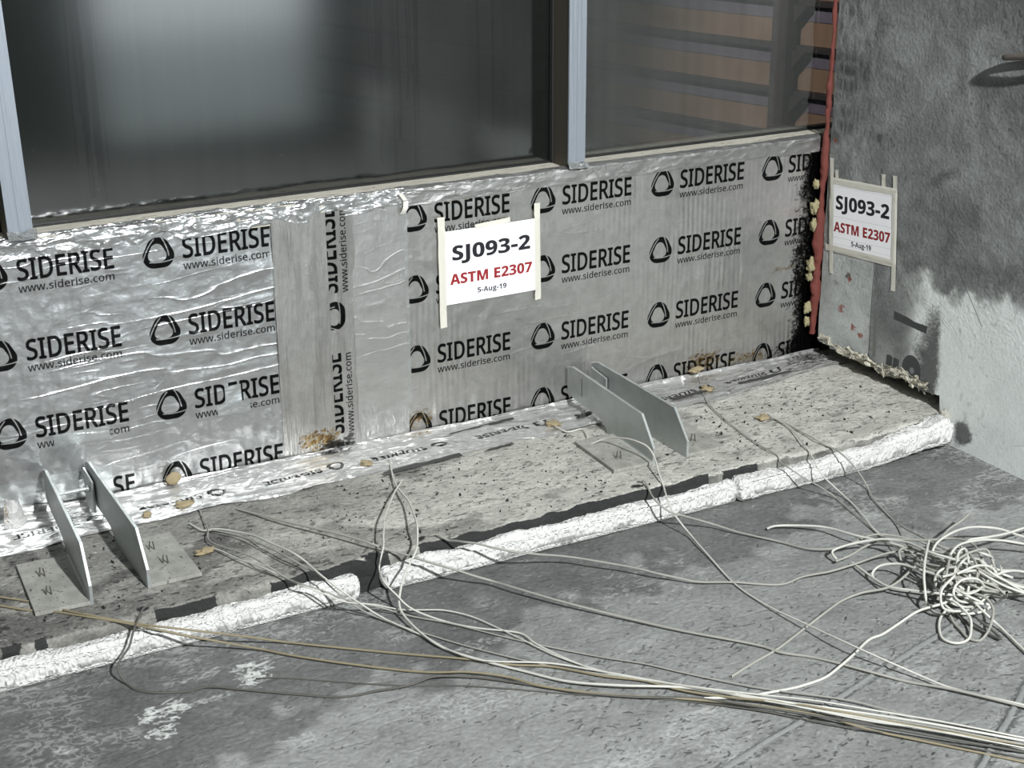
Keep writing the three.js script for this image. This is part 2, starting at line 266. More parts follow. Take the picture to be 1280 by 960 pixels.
  g.globalAlpha = 0.5; g.strokeStyle = '#3f4341'; g.lineWidth = 3; g.beginPath(); g.moveTo(U(0.50), V(0.66)); g.lineTo(U(0.60), V(0.45)); g.lineTo(U(0.72), V(0.30)); g.stroke();
  g.strokeStyle = '#aeb3ae'; for (let k = 0; k < 3; k++) { g.beginPath(); g.moveTo(U(0.49), V(0.315 - k * 0.012)); g.quadraticCurveTo(U(0.58), V(0.31 - k * 0.012), U(0.66), V(0.22 - k * 0.01)); g.stroke(); }
  g.globalAlpha = 1;
  const bump = heightTexture(1024, 1024, (u, v) => { const z = u * WZW, y = v * WYW; const low = mix(0.12, 0.8, smooth(0.3, 0.5, y + 0.08 * fbm(z * 6, y * 6, 151, 2))); return 0.5 + low * (0.34 * fbm(z * 15 + 2 * fbm(z * 8, y * 8, 140, 2), y * 15, 132, 4) + 0.18 * fbm(z * 70, y * 50, 152, 2)) + (0.03 + 0.07 * low) * vnoise(z * 160, y * 160, 153); });
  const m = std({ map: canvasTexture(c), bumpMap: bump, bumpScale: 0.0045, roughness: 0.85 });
  const s = new THREE.Shape(), Z1 = 3.3;
  s.moveTo(-0.035, 3.4); s.lineTo(-0.035, 0.9);
  for (let y = 0.88; y > 0.08; y -= 0.02) s.lineTo(-0.036 - 0.004 * (0.5 + fbm(y * 20, 3, 155, 3)), y);
  for (let z = 0.042; z < 0.592; z += 0.006) s.lineTo(-z, breakY(z));
  s.lineTo(-0.596, 0.0); s.lineTo(-0.605, -0.16); s.lineTo(-Z1, -0.16); s.lineTo(-Z1, 3.4); s.closePath();
  const geo = new THREE.ExtrudeGeometry(s, { depth: 0.16, bevelEnabled: false }); geo.rotateY(Math.PI / 2); geo.translate(3.1, 0, 0);
  planarUV(geo, (x, y, z) => [(z - WZ0) / WZW, (y - WY0) / WYW]);
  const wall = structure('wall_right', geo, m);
  // crumbling mortar exposed along the break
  const mortar = std({ color: 0xc4c0b0, roughness: 0.98, bumpMap: heightTexture(256, 256, (u, v) => 0.5 + 0.5 * fbm(u * 24, v * 24, 161, 4)), bumpScale: 0.01 });
  const q = rng(162); const bits = [];
  const strip = grid(420, 14, (u, v) => { const z = mix(0.05, 0.545, u), t = v - 0.5, e = 0.5 + 0.5 * fbm(z * 30, v * 2, 163, 3), y = breakY(z) + 0.030 - v * (0.036 + 0.02 * e) + 0.018 * fbm(z * 26, 3, 166, 2), b = Math.sin(v * Math.PI); return [3.099 - 0.013 * b * (0.4 + e) + 0.035 * v * v + 0.016 * fbm(z * 46 + v * 4, v * 4, 164, 4), y + 0.008 * fbm(z * 60 + v * 3, v * 4, 165, 3), z]; });
  { const f = strip.toNonIndexed(); f.computeVertexNormals(); bits.push(f); }
  for (let k = 0; k < 16; k++) { const z = mix(0.05, 0.53, q()), l = lump(0.004 + 0.008 * q() * q(), 170 + k, 0.9, 2, 0.5, 0.8, 1.5); l.rotateX(0.7 + 0.6 * q()); l.translate(3.098 + 0.006 * q(), breakY(z) + 0.014 - 0.024 * q(), z); bits.push(l); }
  mesh('broken_edge', merge(bits), mortar, wall);
  // facing slab behind the break, so the gap under the wall is closed at the back
  mesh('backing_block', span(3.2, 3.26, 0.0, 0.2, 0.0, 0.6), std({ color: 0x4d4d4a, roughness: 0.95 }), wall);
}
// ------------------------------------------------------------------ foil-faced insulation below the glass
function roundTriangle(g, cx, cy, r, q) {       // rounded triangle, apex up
  const P = [-90, 30, 150].map((a) => [cx + r * Math.cos(a * D2R), cy + r * 1.12 * Math.sin(a * D2R) + r * 0.1]);
  g.moveTo((P[2][0] + P[0][0]) / 2, (P[2][1] + P[0][1]) / 2);
  for (let k = 0; k < 3; k++) g.arcTo(P[k][0], P[k][1], P[(k + 1) % 3][0], P[(k + 1) % 3][1], q);
  g.closePath();
}
const INK = '#191a1a';
function logo(g, x, y, s) {                     // s = pixels per metre; (x, y) the middle of the emblem
  g.fillStyle = INK; g.beginPath(); roundTriangle(g, x, y, 0.068 * s, 0.030 * s); roundTriangle(g, x - 0.003 * s, y + 0.003 * s, 0.039 * s, 0.016 * s); g.fill('evenodd');
  g.strokeStyle = '#b9bcba'; g.lineWidth = 0.0032 * s;       // the thin light lines that split it into three bands
  g.beginPath(); g.moveTo(x - 0.004 * s, y - 0.052 * s); g.quadraticCurveTo(x + 0.022 * s, y - 0.022 * s, x + 0.026 * s, y + 0.016 * s); g.stroke();
  g.beginPath(); g.moveTo(x + 0.046 * s, y + 0.024 * s); g.quadraticCurveTo(x + 0.012 * s, y + 0.034 * s, x - 0.024 * s, y + 0.028 * s); g.stroke();
  g.beginPath(); g.moveTo(x - 0.042 * s, y + 0.03 * s); g.quadraticCurveTo(x - 0.03 * s, y - 0.008 * s, x - 0.008 * s, y - 0.03 * s); g.stroke();
}
function fitText(g, t, x, y, wide, tall, font, stroke = 0) {   // left end and baseline; capital height = tall
  g.save(); g.font = `${font} 100px sans-serif`; const m = g.measureText(t).width; g.translate(x, y); g.scale(wide / m, tall / 71.5); g.fillStyle = INK; g.fillText(t, 0, 0);
  if (stroke) { g.strokeStyle = INK; g.lineWidth = stroke; g.lineJoin = 'round'; g.strokeText(t, 0, 0); } g.restore();
}
function stamp(g, x, y, s) {                    // emblem, word and address of one print, as on the foil
  logo(g, x, y, s);
  fitText(g, 'SIDERISE', x + 0.060 * s, y + 0.027 * s, 0.235 * s, 0.051 * s, 'normal', 4.5);
  fitText(g, 'www.siderise.com', x + 0.061 * s, y + 0.057 * s, 0.232 * s, 0.0185 * s, 'normal', 1.5);
}
// One sheet of printed foil, x0..x1 by y0..y1 metres. tone: grey level; work(g, U, V, s) draws what differs.
function foilSheet(x0, x1, y0, y1, s, tone, work, seed, cool = 0, post) {
  const c = canvasOf(Math.round((x1 - x0) * s), Math.round((y1 - y0) * s)), g = c.getContext('2d');
  g.fillStyle = `rgb(${tone - cool},${tone},${tone + cool - 2})`; g.fillRect(0, 0, c.width, c.height);
  const U = (x) => (x - x0) * s, V = (y) => (y1 - y) * s;
  work(g, U, V, s);
  paint(c, (px, py, p) => { const x = px / s, y = py / s, n = 5 * vnoise(x * 300, y * 300, seed) + 11 * fbm(x * 4, y * 4, seed + 1, 3) + 6 * vnoise(x * 60, y * 60, seed + 2); p[0] += n; p[1] += n; p[2] += n; if (post) post(x + x0, y1 - y, p); });
  return { map: canvasTexture(c), uv: (x, y) => [(x - x0) / (x1 - x0), (y - y0) / (y1 - y0)] };
}
function scorch(g, U, V, s, spots, seed) {      // burnt marks: many small ragged dabs
  const r = rng(seed);
  for (const [x, y, rx, ry, n, cols, al = 0.3] of spots) for (let k = 0; k < n; k++) {
    g.globalAlpha = al * (0.4 + r()); g.fillStyle = cols[Math.floor(r() * cols.length)]; g.beginPath();
    g.ellipse(U(x + (r() + r() - 1) * rx), V(y + (r() + r() - 1) * ry), (0.002 + 0.008 * r()) * s, (0.001 + 0.0035 * r()) * s, (r() - 0.5) * 1.2 - 0.2, 0, 7); g.fill();
  }
  g.globalAlpha = 1;
}
const GX = [-0.19, 0.21, 0.613, 1.017], GX2 = [1.715, 2.115, 2.515, 2.915], GY = [0.631, 0.43, 0.229, 0.031];
const BROWN = ['#8a6a35', '#6b4a20', '#a98a50', '#4a3318'], SOOT = ['#1a1a19', '#242423', '#333331'];
const foilMat = (map, bumpMap, bumpScale, o = {}) => std({ map, bumpMap, bumpScale, metalness: 0.86, roughness: 0.32, side: THREE.DoubleSide, ...o });

const leftFoil = foilSheet(-0.5, 1.335, -0.05, 0.72, 1024, 190, (g, U, V, s) => {
  for (const x of GX) for (const y of GY) stamp(g, U(x), V(y), s);
  const T = 'rgb(206,210,210)';
  for (const [x, y, w, h] of [[1.160, 0.245, 0.045, 0.05], [1.137, 0.197, 0.09, 0.03], [0.715, 0.197, 0.14, 0.03], [1.305, 0.62, 0.05, 0.12], [0.66, 0.70, 0.3, 0.02]]) { g.fillStyle = T; g.fillRect(U(x), V(y), w * s, h * s); }
  g.fillStyle = T; g.fillRect(U(0.55), V(0.095), 0.30 * s, 0.1 * s);
}, 201, 2);
const rightFoil = foilSheet(1.50, 3.17, -0.05, 0.72, 1180, 190, (g, U, V, s) => {
  for (const x of GX2) for (const y of GY) stamp(g, U(x), V(y), s);
  g.fillStyle = 'rgb(198,200,198)'; g.fillRect(U(2.12), V(0.01), 0.3 * s, 0.04 * s); g.fillRect(U(1.675), V(0.7), 0.02 * s, 0.6 * s); g.fillRect(U(2.27), V(0.172), 0.02 * s, 0.009 * s);
  scorch(g, U, V, s, [[1.70, 0.045, 0.07, 0.03, 130, BROWN, 0.22], [1.60, 0.05, 0.06, 0.03, 50, BROWN, 0.12], [2.69, 0.05, 0.07, 0.035, 160, BROWN, 0.3], [2.86, 0.03, 0.10, 0.02, 110, BROWN, 0.25], [2.66, 0.02, 0.04, 0.02, 60, SOOT, 0.3],
    [3.06, 0.34, 0.06, 0.42, 500, SOOT, 0.3], [3.05, 0.02, 0.12, 0.03, 260, SOOT, 0.25], [2.98, 0.30, 0.05, 0.01, 30, BROWN, 0.2]], 204);
}, 205, -1, (x, y, p) => {                     // soot at the right end: ragged, grainy edge
  const e = x - 3.03 - 0.05 * fbm(x * 7, y * 5, 208, 4) - 0.02 * fbm(x * 60, y * 26, 209, 3) - 0.03 * smooth(0.35, 0.6, y) + 0.02 * vnoise(x * 220, y * 220, 210) + 0.03 * smooth(0.1, 0.0, y), k = smooth(-0.02, 0.03, e);
  p[0] = mix(p[0], 20, k); p[1] = mix(p[1], 20, k); p[2] = mix(p[2], 20, k);
});
const stripFoil = foilSheet(1.28, 1.56, -0.05, 0.72, 1024, 192, (g, U, V, s) => {
  g.save(); g.translate(U(1.486), V(0.03)); g.rotate(-Math.PI / 2);
  for (const d of [0.02, 0.42]) {
    g.save(); g.beginPath(); g.rect((d - 0.1) * s, -0.045 * s, 0.5 * s, 0.2 * s); g.clip();
    g.save(); g.beginPath(); g.rect(-s, -0.024 * s, 3 * s, 1 * s); g.clip(); fitText(g, 'SIDERISE', d * s, 0, 0.235 * s, 0.051 * s, 'normal', 5); logo(g, (d - 0.062) * s, -0.026 * s, s); g.restore();
    fitText(g, 'www.siderise.com', d * s, 0.030 * s, 0.232 * s, 0.0185 * s, 'normal', 1.5); g.restore();
  }
  g.restore();
  scorch(g, U, V, s, [[1.415, 0.045, 0.06, 0.035, 230, BROWN, 0.35], [1.45, 0.02, 0.05, 0.02, 130, SOOT, 0.4], [1.50, 0.02, 0.02, 0.03, 50, SOOT, 0.4]], 207);
}, 208, -1);

// heights: sharp lengthwise creases, small crumples, and the ribs of the reinforcing scrim
const creaseBump = (W, H, seed, ribs, crease, crumple) => heightTexture(1280, 640, (u, v) => {
  const x = u * W, y = v * H, w = 0.02 * fbm(x * 5, y * 5, seed, 2);
  const c1 = Math.pow(ridge(x * 2.6 + w * 40, (y + w) * 34 - x * 2, seed + 3), 14) * smooth(-0.05, 0.35, fbm(x * 3, y * 9, seed + 4, 2));
  const c2 = Math.pow(ridge(x * 7, (y + w) * 70, seed + 5), 10) * smooth(0.0, 0.4, fbm(x * 6, y * 12, seed + 6, 2));
  const big = fbm(x * 5, y * 9, seed + 1, 3), cr = fbm(x * 45, y * 60, seed + 7, 3) + 0.5 * (ridge(x * 30 + 4 * w, y * 42, seed + 11) - 0.5) * smooth(0, 0.3, fbm(x * 8, y * 8, seed + 12, 2)), rb = Math.sin(6.283 * x / 0.0175 + 3 * fbm(x * 6, y * 3, seed + 8, 2)) * smooth(-0.1, 0.45, fbm(x * 7, y * 5, seed + 9, 3)) + 0.7 * vnoise(x * 120, y * 9, seed + 10);
  return 0.45 + 0.35 * big + crease * (0.35 * c1 + 0.2 * c2) + crumple * 0.22 * cr + ribs * 0.12 * rb;
});
const leftBump = creaseBump(1.835, 0.77, 211, 0.3, 1.2, 0.9), rightBump = creaseBump(1.67, 0.77, 221, 0.55, 0.35, 0.5), crumpleBump = creaseBump(1.2, 0.4, 231, 0, 1.2, 1.5);
const M = {
  leftFoil: foilMat(leftFoil.map, leftBump, 0.005), rightFoil: foilMat(rightFoil.map, rightBump, 0.0045), stripFoil: foilMat(stripFoil.map, rightBump, 0.0045),
};
const foilCore = std({ color: 0xa89a6a, roughness: 0.98 });
function board(label, x0, x1, sheet, mat, seed, amp, zOff = 0, creaseAmt = 1) {
  const t = thing('insulation_board', label, 'board', [(x0 + x1) / 2, 0, 0]);
  const cx = (x0 + x1) / 2;
  mesh('core', span(x0 - cx, x1 - cx, -0.02, 0.655, -0.09, -0.012), foilCore, t);
  const wob = (x, y) => amp * (0.6 * fbm(x * 3, y * 6, seed, 3) + creaseAmt * 0.5 * Math.pow(ridge(x * 2.2, y * 22, seed + 2), 8) * smooth(0, 0.3, fbm(x * 3, y * 7, seed + 5, 2))) + 0.3 * amp * vnoise(x * 40, y * 30, seed + 3);
  mesh('foil_facing', grid(Math.round((x1 - x0) * 150), 90, (u, v) => { const x = mix(x0, x1, u), y = mix(-0.02, 0.675, v); return [x - cx, y, zOff + wob(x, y)]; }, (u, v) => sheet.uv(mix(x0, x1, u), mix(-0.02, 0.675, v))), mat, t);
  return t;
}
board('silvery creased foil-faced insulation board left of the upright tape strip', -0.4, 1.325, leftFoil, M.leftFoil, 241, 0.006, -0.001);
board('grey ribbed foil-faced insulation board behind the white sign, sooty at its right end', 1.53, 3.15, rightFoil, M.rightFoil, 251, 0.003, -0.001, 0.3);
{ // the upright strip of wide foil tape over the joint, printed sideways
  const o = mesh('foil_tape', grid(40, 110, (u, v) => { const x = mix(1.312, 1.542, u), y = mix(-0.02, 0.672, v); return [x, y, 0.0035 + 0.002 * fbm(x * 8, y * 3, 261, 3) + 0.0016 * Math.sin((x - 1.312) * 120) * smooth(0.4, 0.6, y) - 0.002 * Math.pow(Math.abs(u - 0.5) * 2, 6)]; }, (u, v) => stripFoil.uv(mix(1.312, 1.542, u), mix(-0.02, 0.672, v))), M.stripFoil);
  tag(o, 'wide upright foil tape between the two boards, printed sideways and scorched at its foot', 'tape');
  const o2 = mesh('foil_tape', grid(24, 90, (u, v) => { const x = mix(1.53, 1.683, u), y = mix(0.0, 0.668, v); return [x, y, 0.003 + 0.0016 * fbm(x * 18, y * 4, 263, 3)]; }, (u, v) => stripFoil.uv(mix(1.50, 1.555, u), mix(0, 0.67, v))), foilMat(foilSheet(0, 0.2, 0, 0.7, 512, 196, () => {}, 264).map, leftBump, 0.0018));
  tag(o2, 'plain narrow upright strip of foil tape just right of the sideways printed one', 'tape');
}
{ // foil tape folded over the top edge of the boards
  const plain = foilSheet(0, 1.2, 0, 0.3, 700, 200, () => {}, 271, 2).map, dull = foilSheet(0, 1.2, 0, 0.3, 700, 176, () => {}, 273, 0).map;
  const fold = (x0, x1, low, amp, seed) => grid(Math.round((x1 - x0) * 170), 34, (u, v) => {
    const x = mix(x0, x1, u), cr = amp * (fbm(x * 22, v * 6, seed, 3) + 0.8 * Math.pow(ridge(x * 18 + v * 3, v * 5, seed + 1), 5) - 0.4), e = low + 0.006 * fbm(x * 7, 1, seed + 2, 3);
    const s = v * 0.115; const h = 0.7 - e;                                   // arc: up the face, over, and back along the sill
    if (s < h) return [x, e + s, 0.0045 + cr];
    const q = (s - h) / (0.115 - h); const back = q * (0.028 + 0.02 * fbm(x * 6, 4, seed + 4, 3)); return [x, 0.702 + 0.005 * Math.sin(Math.min(1, q * 2) * Math.PI / 2) + 0.5 * cr - 0.0, 0.0045 - back + cr * (1 - q)];
  }, (u, v) => [mix(x0, x1, u) / 1.2, v * 0.12 / 0.3]);
  tag(mesh('foil_tape', fold(-0.4, 1.69, 0.655, 0.008, 281), foilMat(plain, crumpleBump, 0.008, { roughness: 0.3 })), 'bright crumpled foil tape folded over the top edge of the left board', 'tape');
  tag(mesh('foil_tape', fold(1.675, 3.13, 0.660, 0.003, 291), foilMat(dull, crumpleBump, 0.004, { roughness: 0.42 })), 'dull smoother foil tape folded over the top edge of the right board', 'tape');
}
// foil flashing rolled from the foot of the wall out over the ledge, printed upside down
const flashX0 = 0.2, flashX1 = 3.14;
{
  const sheet = foilSheet(flashX0, flashX1, 0, 0.26, 690, 206, (g, U, V, s) => {
    g.save(); g.translate(0, 0);
    for (const x of [0.47, 0.775, 1.085, 1.415, 1.725, 2.045, 2.36, 2.62, 2.90]) { g.save(); g.translate(U(x), V(0.105)); g.rotate(Math.PI); g.scale(0.62, 0.62); logo(g, 0, 0, s); fitText(g, 'SIDERISE', 0.066 * s, 0.024 * s, 0.27 * s, 0.05 * s, 'normal', 4); g.restore(); }
    g.restore();
    scorch(g, U, V, s, [[1.45, 0.235, 0.05, 0.02, 60, SOOT, 0.4], [1.70, 0.23, 0.06, 0.02, 50, BROWN, 0.25], [2.68, 0.2, 0.1, 0.04, 70, BROWN, 0.15], [0.72, 0.15, 0.05, 0.05, 90, SOOT, 0.3], [3.06, 0.15, 0.1, 0.1, 400, SOOT, 0.4]], 301);
    g.globalAlpha = 0.5; const r = rng(303); for (let k = 0; k < 900; k++) { g.fillStyle = r() < 0.5 ? '#9a9a94' : '#6a6a64'; const x = mix(2.2, 3.1, Math.sqrt(r())), y = r() * 0.2; g.fillRect(U(x), V(y), (0.003 + 0.012 * r()) * s, 1.5); } g.globalAlpha = 1;
  }, 305, 0);
  const edge = (x) => 0.183 + 0.03 * fbm(x * 2.6, 1, 307, 3) + 0.012 * fbm(x * 14, 2, 308, 2) - 0.05 * smooth(2.5, 3.1, x);
  const bump = creaseBump(2.94, 0.26, 311, 0, 1.3, 1.0);
  const geo = grid(420, 40, (u, v) => {
    const x = mix(flashX0, flashX1, u), E = edge(x), R = 0.010 + 0.004 * fbm(x * 4, 5, 309, 2) + 0.02 * smooth(0.75, 0.55, x), up = 0.003 + 0.004 * (0.5 + fbm(x * 6, 3, 310, 2)), a = up + R * 1.571, tot = a + (E - R), s = v * tot;
    const cr = 0.0045 * fbm(x * 7, v * 12, 312, 3) + 0.006 * Math.pow(ridge(x * 3.4, v * 9, 313), 6) + 0.004 * Math.pow(ridge(x * 9 + v, v * 19, 314), 5) - 0.002; 
    if (s < up) return [x, R + up - s, 0.006 + cr];
    if (s < a) { const t = (s - up) / R; return [x, R - R * Math.sin(t) + 0.004 + 0.7 * cr, R + 0.006 - R * Math.cos(t) + 0.7 * cr]; }
    const q = s - a; return [x, 0.005 + Math.max(-0.0025, cr) + (q > tot - a - 0.004 ? -0.002 : 0), R + 0.006 + q];
  }, (u, v) => sheet.uv(mix(flashX0, flashX1, u), 0.255 - v * 0.25));
  const ix = geo.index.array; for (let k = 0; k < ix.length; k += 3) { const t = ix[k + 1]; ix[k + 1] = ix[k + 2]; ix[k + 2] = t; } geo.computeVertexNormals();
  tag(mesh('foil_flashing', geo, foilMat(sheet.map, bump, 0.012, { roughness: 0.35, metalness: 0.68 })), 'wrinkled bright foil flashing along the foot of the wall, printed upside down', 'flashing');
}
// short dark strips stuck on and beside the flashing
{
  const dk = std({ color: 0x4b4b4a, roughness: 0.6, metalness: 0.5, bumpMap: crumpleBump, bumpScale: 0.004 });
  const strips = [[1.505, 0.222, 1.74, 0.205, 0.022, 'long dark foil strip on the front edge of the flashing, left of the thin splinter'], [1.815, 0.216, 1.90, 0.207, 0.010, 'thin dark splinter of foil lying ahead of the flashing, right of the long dark strip'], [2.155, 0.128, 2.24, 0.106, 0.016, 'short dark strip between the two middle brackets'],
    [2.468, 0.147, 2.60, 0.134, 0.018, 'dark strip of foil beside the tan pad right of the middle brackets'], [2.726, 0.132, 2.93, 0.125, 0.016, 'long dusty dark strip on the ledge near the right wall'], [1.775, 0.066, 1.99, 0.045, 0.016, 'narrow dark strip lying along the fold of the flashing under the white sign']];
  strips.forEach(([ax, az, bx, bz, wd, label], i) => {
    const dx = bx - ax, dz = bz - az, l = Math.hypot(dx, dz), y0 = 0.0095;
    const g = grid(40, 6, (u, v) => { const o = (v - 0.5) * wd * (1 + 0.35 * fbm(u * 7, v, 321 + i, 2)); return [ax + dx * u - dz / l * o, y0 + 0.0025 * fbm(u * 9, v * 2, 331 + i, 2) + 0.002 * Math.sin(v * Math.PI), az + dz * u + dx / l * o]; }, (u, v) => [u * l / 1.2, v * wd / 0.4]);
    const ix = g.index.array; for (let k = 0; k < ix.length; k += 3) { const t = ix[k + 1]; ix[k + 1] = ix[k + 2]; ix[k + 2] = t; } g.computeVertexNormals();
    tag(mesh('dark_strip', g, dk), label, 'strip');
  });
}
// torn flap of foil standing off the foot of the wall at the far left, and a folded tag under the top tape
{
  const f = foilMat(foilSheet(0, 0.2, 0, 0.2, 512, 226, (g, U, V, s) => scorch(g, U, V, s, [[0.02, 0.1, 0.02, 0.07, 70, BROWN, 0.3]], 341), 342).map, crumpleBump, 0.004, { metalness: 0.5, roughness: 0.5 });
  const g = grid(22, 22, (u, v) => { const a = mix(-0.9, 1.4, u), R = 0.035 * (1 - 0.45 * v); return [0.585 + R * Math.sin(a), 0.012 + 0.075 * v * (1 - 0.25 * u), 0.05 + R * Math.cos(a) + 0.01 * fbm(u * 4, v * 4, 344, 2)]; });
  tag(mesh('foil_flap', g, f), 'torn white-lined flap of foil curling at the wall foot, left of all brackets', 'flap');
  const g2 = merge([grid(6, 10, (u, v) => [1.668 + 0.014 * u + 0.012 * v, 0.642 + 0.034 * v, 0.011 + 0.01 * Math.sin(v * 3)]), grid(6, 10, (u, v) => [1.680 - 0.016 * v + 0.012 * u, 0.678 + 0.022 * v, 0.012 + 0.004 * v])]);
  tag(mesh('foil_flap', g2, std({ color: 0xdedcd2, roughness: 0.7, side: THREE.DoubleSide })), 'small bent white tag poking out under the top foil tape above the foil board', 'flap');
}
// facade behind: slab edge, transom sill, glass, mullions
structure('wall_facade', span(-0.6, 3.7, -3, 0.655, -0.22, -0.092), std({ color: 0x3a3a38, roughness: 0.9 }));
{
  const c = canvasOf(1024, 128); c.getContext('2d').fillStyle = '#b9b5a8'; c.getContext('2d').fillRect(0, 0, 1024, 128);
  paint(c, (px, py, p) => { const v = 20 * fbm(px / 60, py / 20, 351, 4) + 8 * vnoise(px / 2, py / 2, 352) - 90 * smooth(0.42, 0.6, fbm(px / 24, py / 5, 353, 3)); p[0] += v; p[1] += v; p[2] += v; });
  const m = std({ map: canvasTexture(c), roughness: 0.95, bumpMap: crumpleBump, bumpScale: 0.003 });
  structure('trim_3', planarUV(span(-0.6, 3.7, 0.655, 0.703, -0.16, -0.002), (x, y, z) => [x / 1.1, (z + y) / 0.14]), m);
}
{ // smoke-filmed glazing
  const film = (seed, streaks, w, h, base) => { const c = canvasOf(w, h), g = c.getContext('2d'); g.fillStyle = base; g.fillRect(0, 0, w, h);
    const r = rng(seed);
    paint(c, (px, py, p) => { const x = px / w * 2.6, y = py / h * 1.4; const band = 9 * fbm(x * 5, y * 0.5, seed + 1, 3) + 5 * vnoise(x * 40, y * 0.8, seed + 2) + 2.5 * vnoise(x * 150, y * 2, seed + 4), bl = 9 * fbm(x * 3, y * 4, seed + 3, 4); const v = band + bl; p[0] += v; p[1] += v * 1.05; p[2] += v * 1.02; });
    for (const [x, n] of streaks) for (let k = 0; k < n; k++) { g.globalAlpha = 0.25 + 0.5 * r(); g.strokeStyle = '#121513'; g.lineWidth = 0.8 + 2 * r(); const a = (x + (r() - 0.5) * 0.09) / 2.6 * w, y0 = h * r() * 0.5; g.beginPath(); g.moveTo(a, y0); for (let q = 1; q <= 6; q++) g.lineTo(a + (r() - 0.5) * 4, mix(y0, h * (0.8 + 0.2 * r()), q / 6)); g.stroke(); }
    g.globalAlpha = 1;
    for (let k = 0; k < 90; k++) { g.globalAlpha = 0.2 + 0.5 * r(); g.fillStyle = '#aeb6b0'; g.beginPath(); g.ellipse(r() * w, r() * h, 0.6 + 2 * r() * r() * r(), 0.6 + 2 * r() * r(), r(), 0, 7); g.fill(); }
    g.globalAlpha = 1; return canvasTexture(c); };
  const mk = (map) => new THREE.MeshPhysicalMaterial({ map, roughness: 0.11, transmission: 0.9, thickness: 0, ior: 2.15, metalness: 0 });
  const uv = (x0) => (g) => planarUV(g, (x, y) => [(x - x0) / 2.6, (y - 0.7) / 1.4]);
  const w1 = structure('window_1', merge([span(-0.6, 2.2, 0.7, 0.707, -0.118, -0.095), span(-0.6, 2.2, 2.0, 2.05, -0.14, -0.06)]), std({ color: 0x1b1c1b, roughness: 0.6 }));
  mesh('glass_pane', uv(-0.3)(new THREE.PlaneGeometry(2.8, 1.3).translate(0.8, 1.356, -0.104)), mk(film(361, [[1.2, 18], [1.98, 10], [2.06, 8], [2.3, 4]], 1024, 640, '#454d49')), w1);
  const w2 = structure('window_2', merge([span(2.24, 3.7, 0.7, 0.707, -0.118, -0.095), span(2.24, 3.7, 2.0, 2.05, -0.14, -0.06)]), std({ color: 0x1b1c1b, roughness: 0.6 }));
  mesh('glass_pane', uv(2.0)(new THREE.PlaneGeometry(1.46, 1.3).translate(2.97, 1.356, -0.104)), mk(film(371, [[2.4, 3]], 1024, 640, '#a2a7a3')), w2);
}
{
  const alu = std({ color: 0x9aa2ab, metalness: 0.5, roughness: 0.42, bumpMap: heightTexture(128, 512, (u, v) => 0.5 + 0.4 * fbm(u * 6, v * 10, 381, 3)), bumpScale: 0.0015 }), bronze = std({ color: 0x544f45, metalness: 0.4, roughness: 0.55 }), gasket = std({ color: 0x191a19, roughness: 0.7 });
  const mullion = (x0, x1, label, tilt) => {
    const t = thing('mullion', label, 'mullion', [x0, 0.704, 0]); const w = x1 - x0;
    mesh('box_section', span(0.0, w, 0.0, 1.5, -0.1, -0.0045), bronze, t);
    mesh('cover_plate', merge([span(-0.001, w * 0.45, 0.014, 1.5, -0.0045, 0.001), span(w * 0.47, w + 0.001, 0.014, 1.5, -0.0045, 0), span(w * 0.44, w * 0.48, 0.014, 1.5, -0.0045, -0.001), span(w - 0.002, w + 0.002, 0.014, 1.5, -0.1, -0.0045)]), alu, t);
    mesh('gasket', span(-0.004, 0, 0.0, 1.5, -0.1, -0.085), gasket, t);
    const g = grid(14, 8, (u, v) => { const a = u * Math.PI * 0.9 + 0.1; return [mix(-0.004, w + 0.008, u), 0.0 + 0.024 * v * (0.7 + 0.5 * fbm(u * 4, v, 383 + x0 * 10, 2)), 0.004 + 0.008 * fbm(u * 6, v * 3, 385, 2) + 0.012 * (1 - v)]; });
    mesh('foil_wrap', g, foilMat(null, crumpleBump, 0.006, { color: 0xcfd2d2, roughness: 0.35 }), t).userData.label = 'crumpled foil wrapped round the foot';
    t.rotation.z = tilt; return t;
  };
  mullion(0.667, 0.723, 'bright aluminium upright at the left edge of the glass, above the left foil board', 1.3 * D2R);
  mullion(2.195, 2.248, 'bright aluminium upright between the two panes of glass', 0);
}
// cladding of the rig far behind the glass
{
  const A = new THREE.Vector3(7.6, 0, -3.73), u = new THREE.Vector3(0.276, 0, 0.961), n = new THREE.Vector3(-0.961, 0, 0.276);
  const put = (o) => { o.matrixAutoUpdate = true; const m = new THREE.Matrix4().makeBasis(u, new THREE.Vector3(0, 1, 0), n); o.position.copy(A); o.quaternion.setFromRotationMatrix(m); return o; };
  const t = tag(put(thing('cladding_wall', 'brown sheet cladding with rails and a dark post, seen through the right pane', 'cladding')), 'brown sheet cladding with rails and a dark post, seen through the right pane', 'cladding');
  const tan = std({ color: 0x8d7468, roughness: 0.8 }), mauve = std({ color: 0x6f6a82, roughness: 0.7 }), steel = std({ color: 0x37323a, roughness: 0.6 });
  for (let k = -4; k < 5; k++) {
    const y = 0.02 + k * 0.32;
    mesh('sheet', span(-7, 1.5, y + 0.01, y + 0.18, -0.06, -0.02), tan, t);
    const b = mesh('upper_sheet', span(-7, 1.5, y + 0.18, y + 0.30, -0.06, -0.012), mauve, t);
    mesh('rail', span(-7, 1.5, y - 0.025, y + 0.012, -0.03, 0.05), steel, t);
  }
  for (const q of [-1.6, -4.2]) {
    mesh('post', span(q, q + 0.13, -2, 3.5, 0.05, 0.17), steel, t);
    for (let k = -4; k < 5; k++) { const s = new THREE.Shape(); s.moveTo(0, 0); s.lineTo(0, -0.12); s.lineTo(0.11, 0); s.closePath(); mesh('gusset', new THREE.ExtrudeGeometry(s, { depth: 0.04, bevelEnabled: false }).translate(q + 0.13, 0.0 + k * 0.32, 0.06), steel, t); }
  }
}
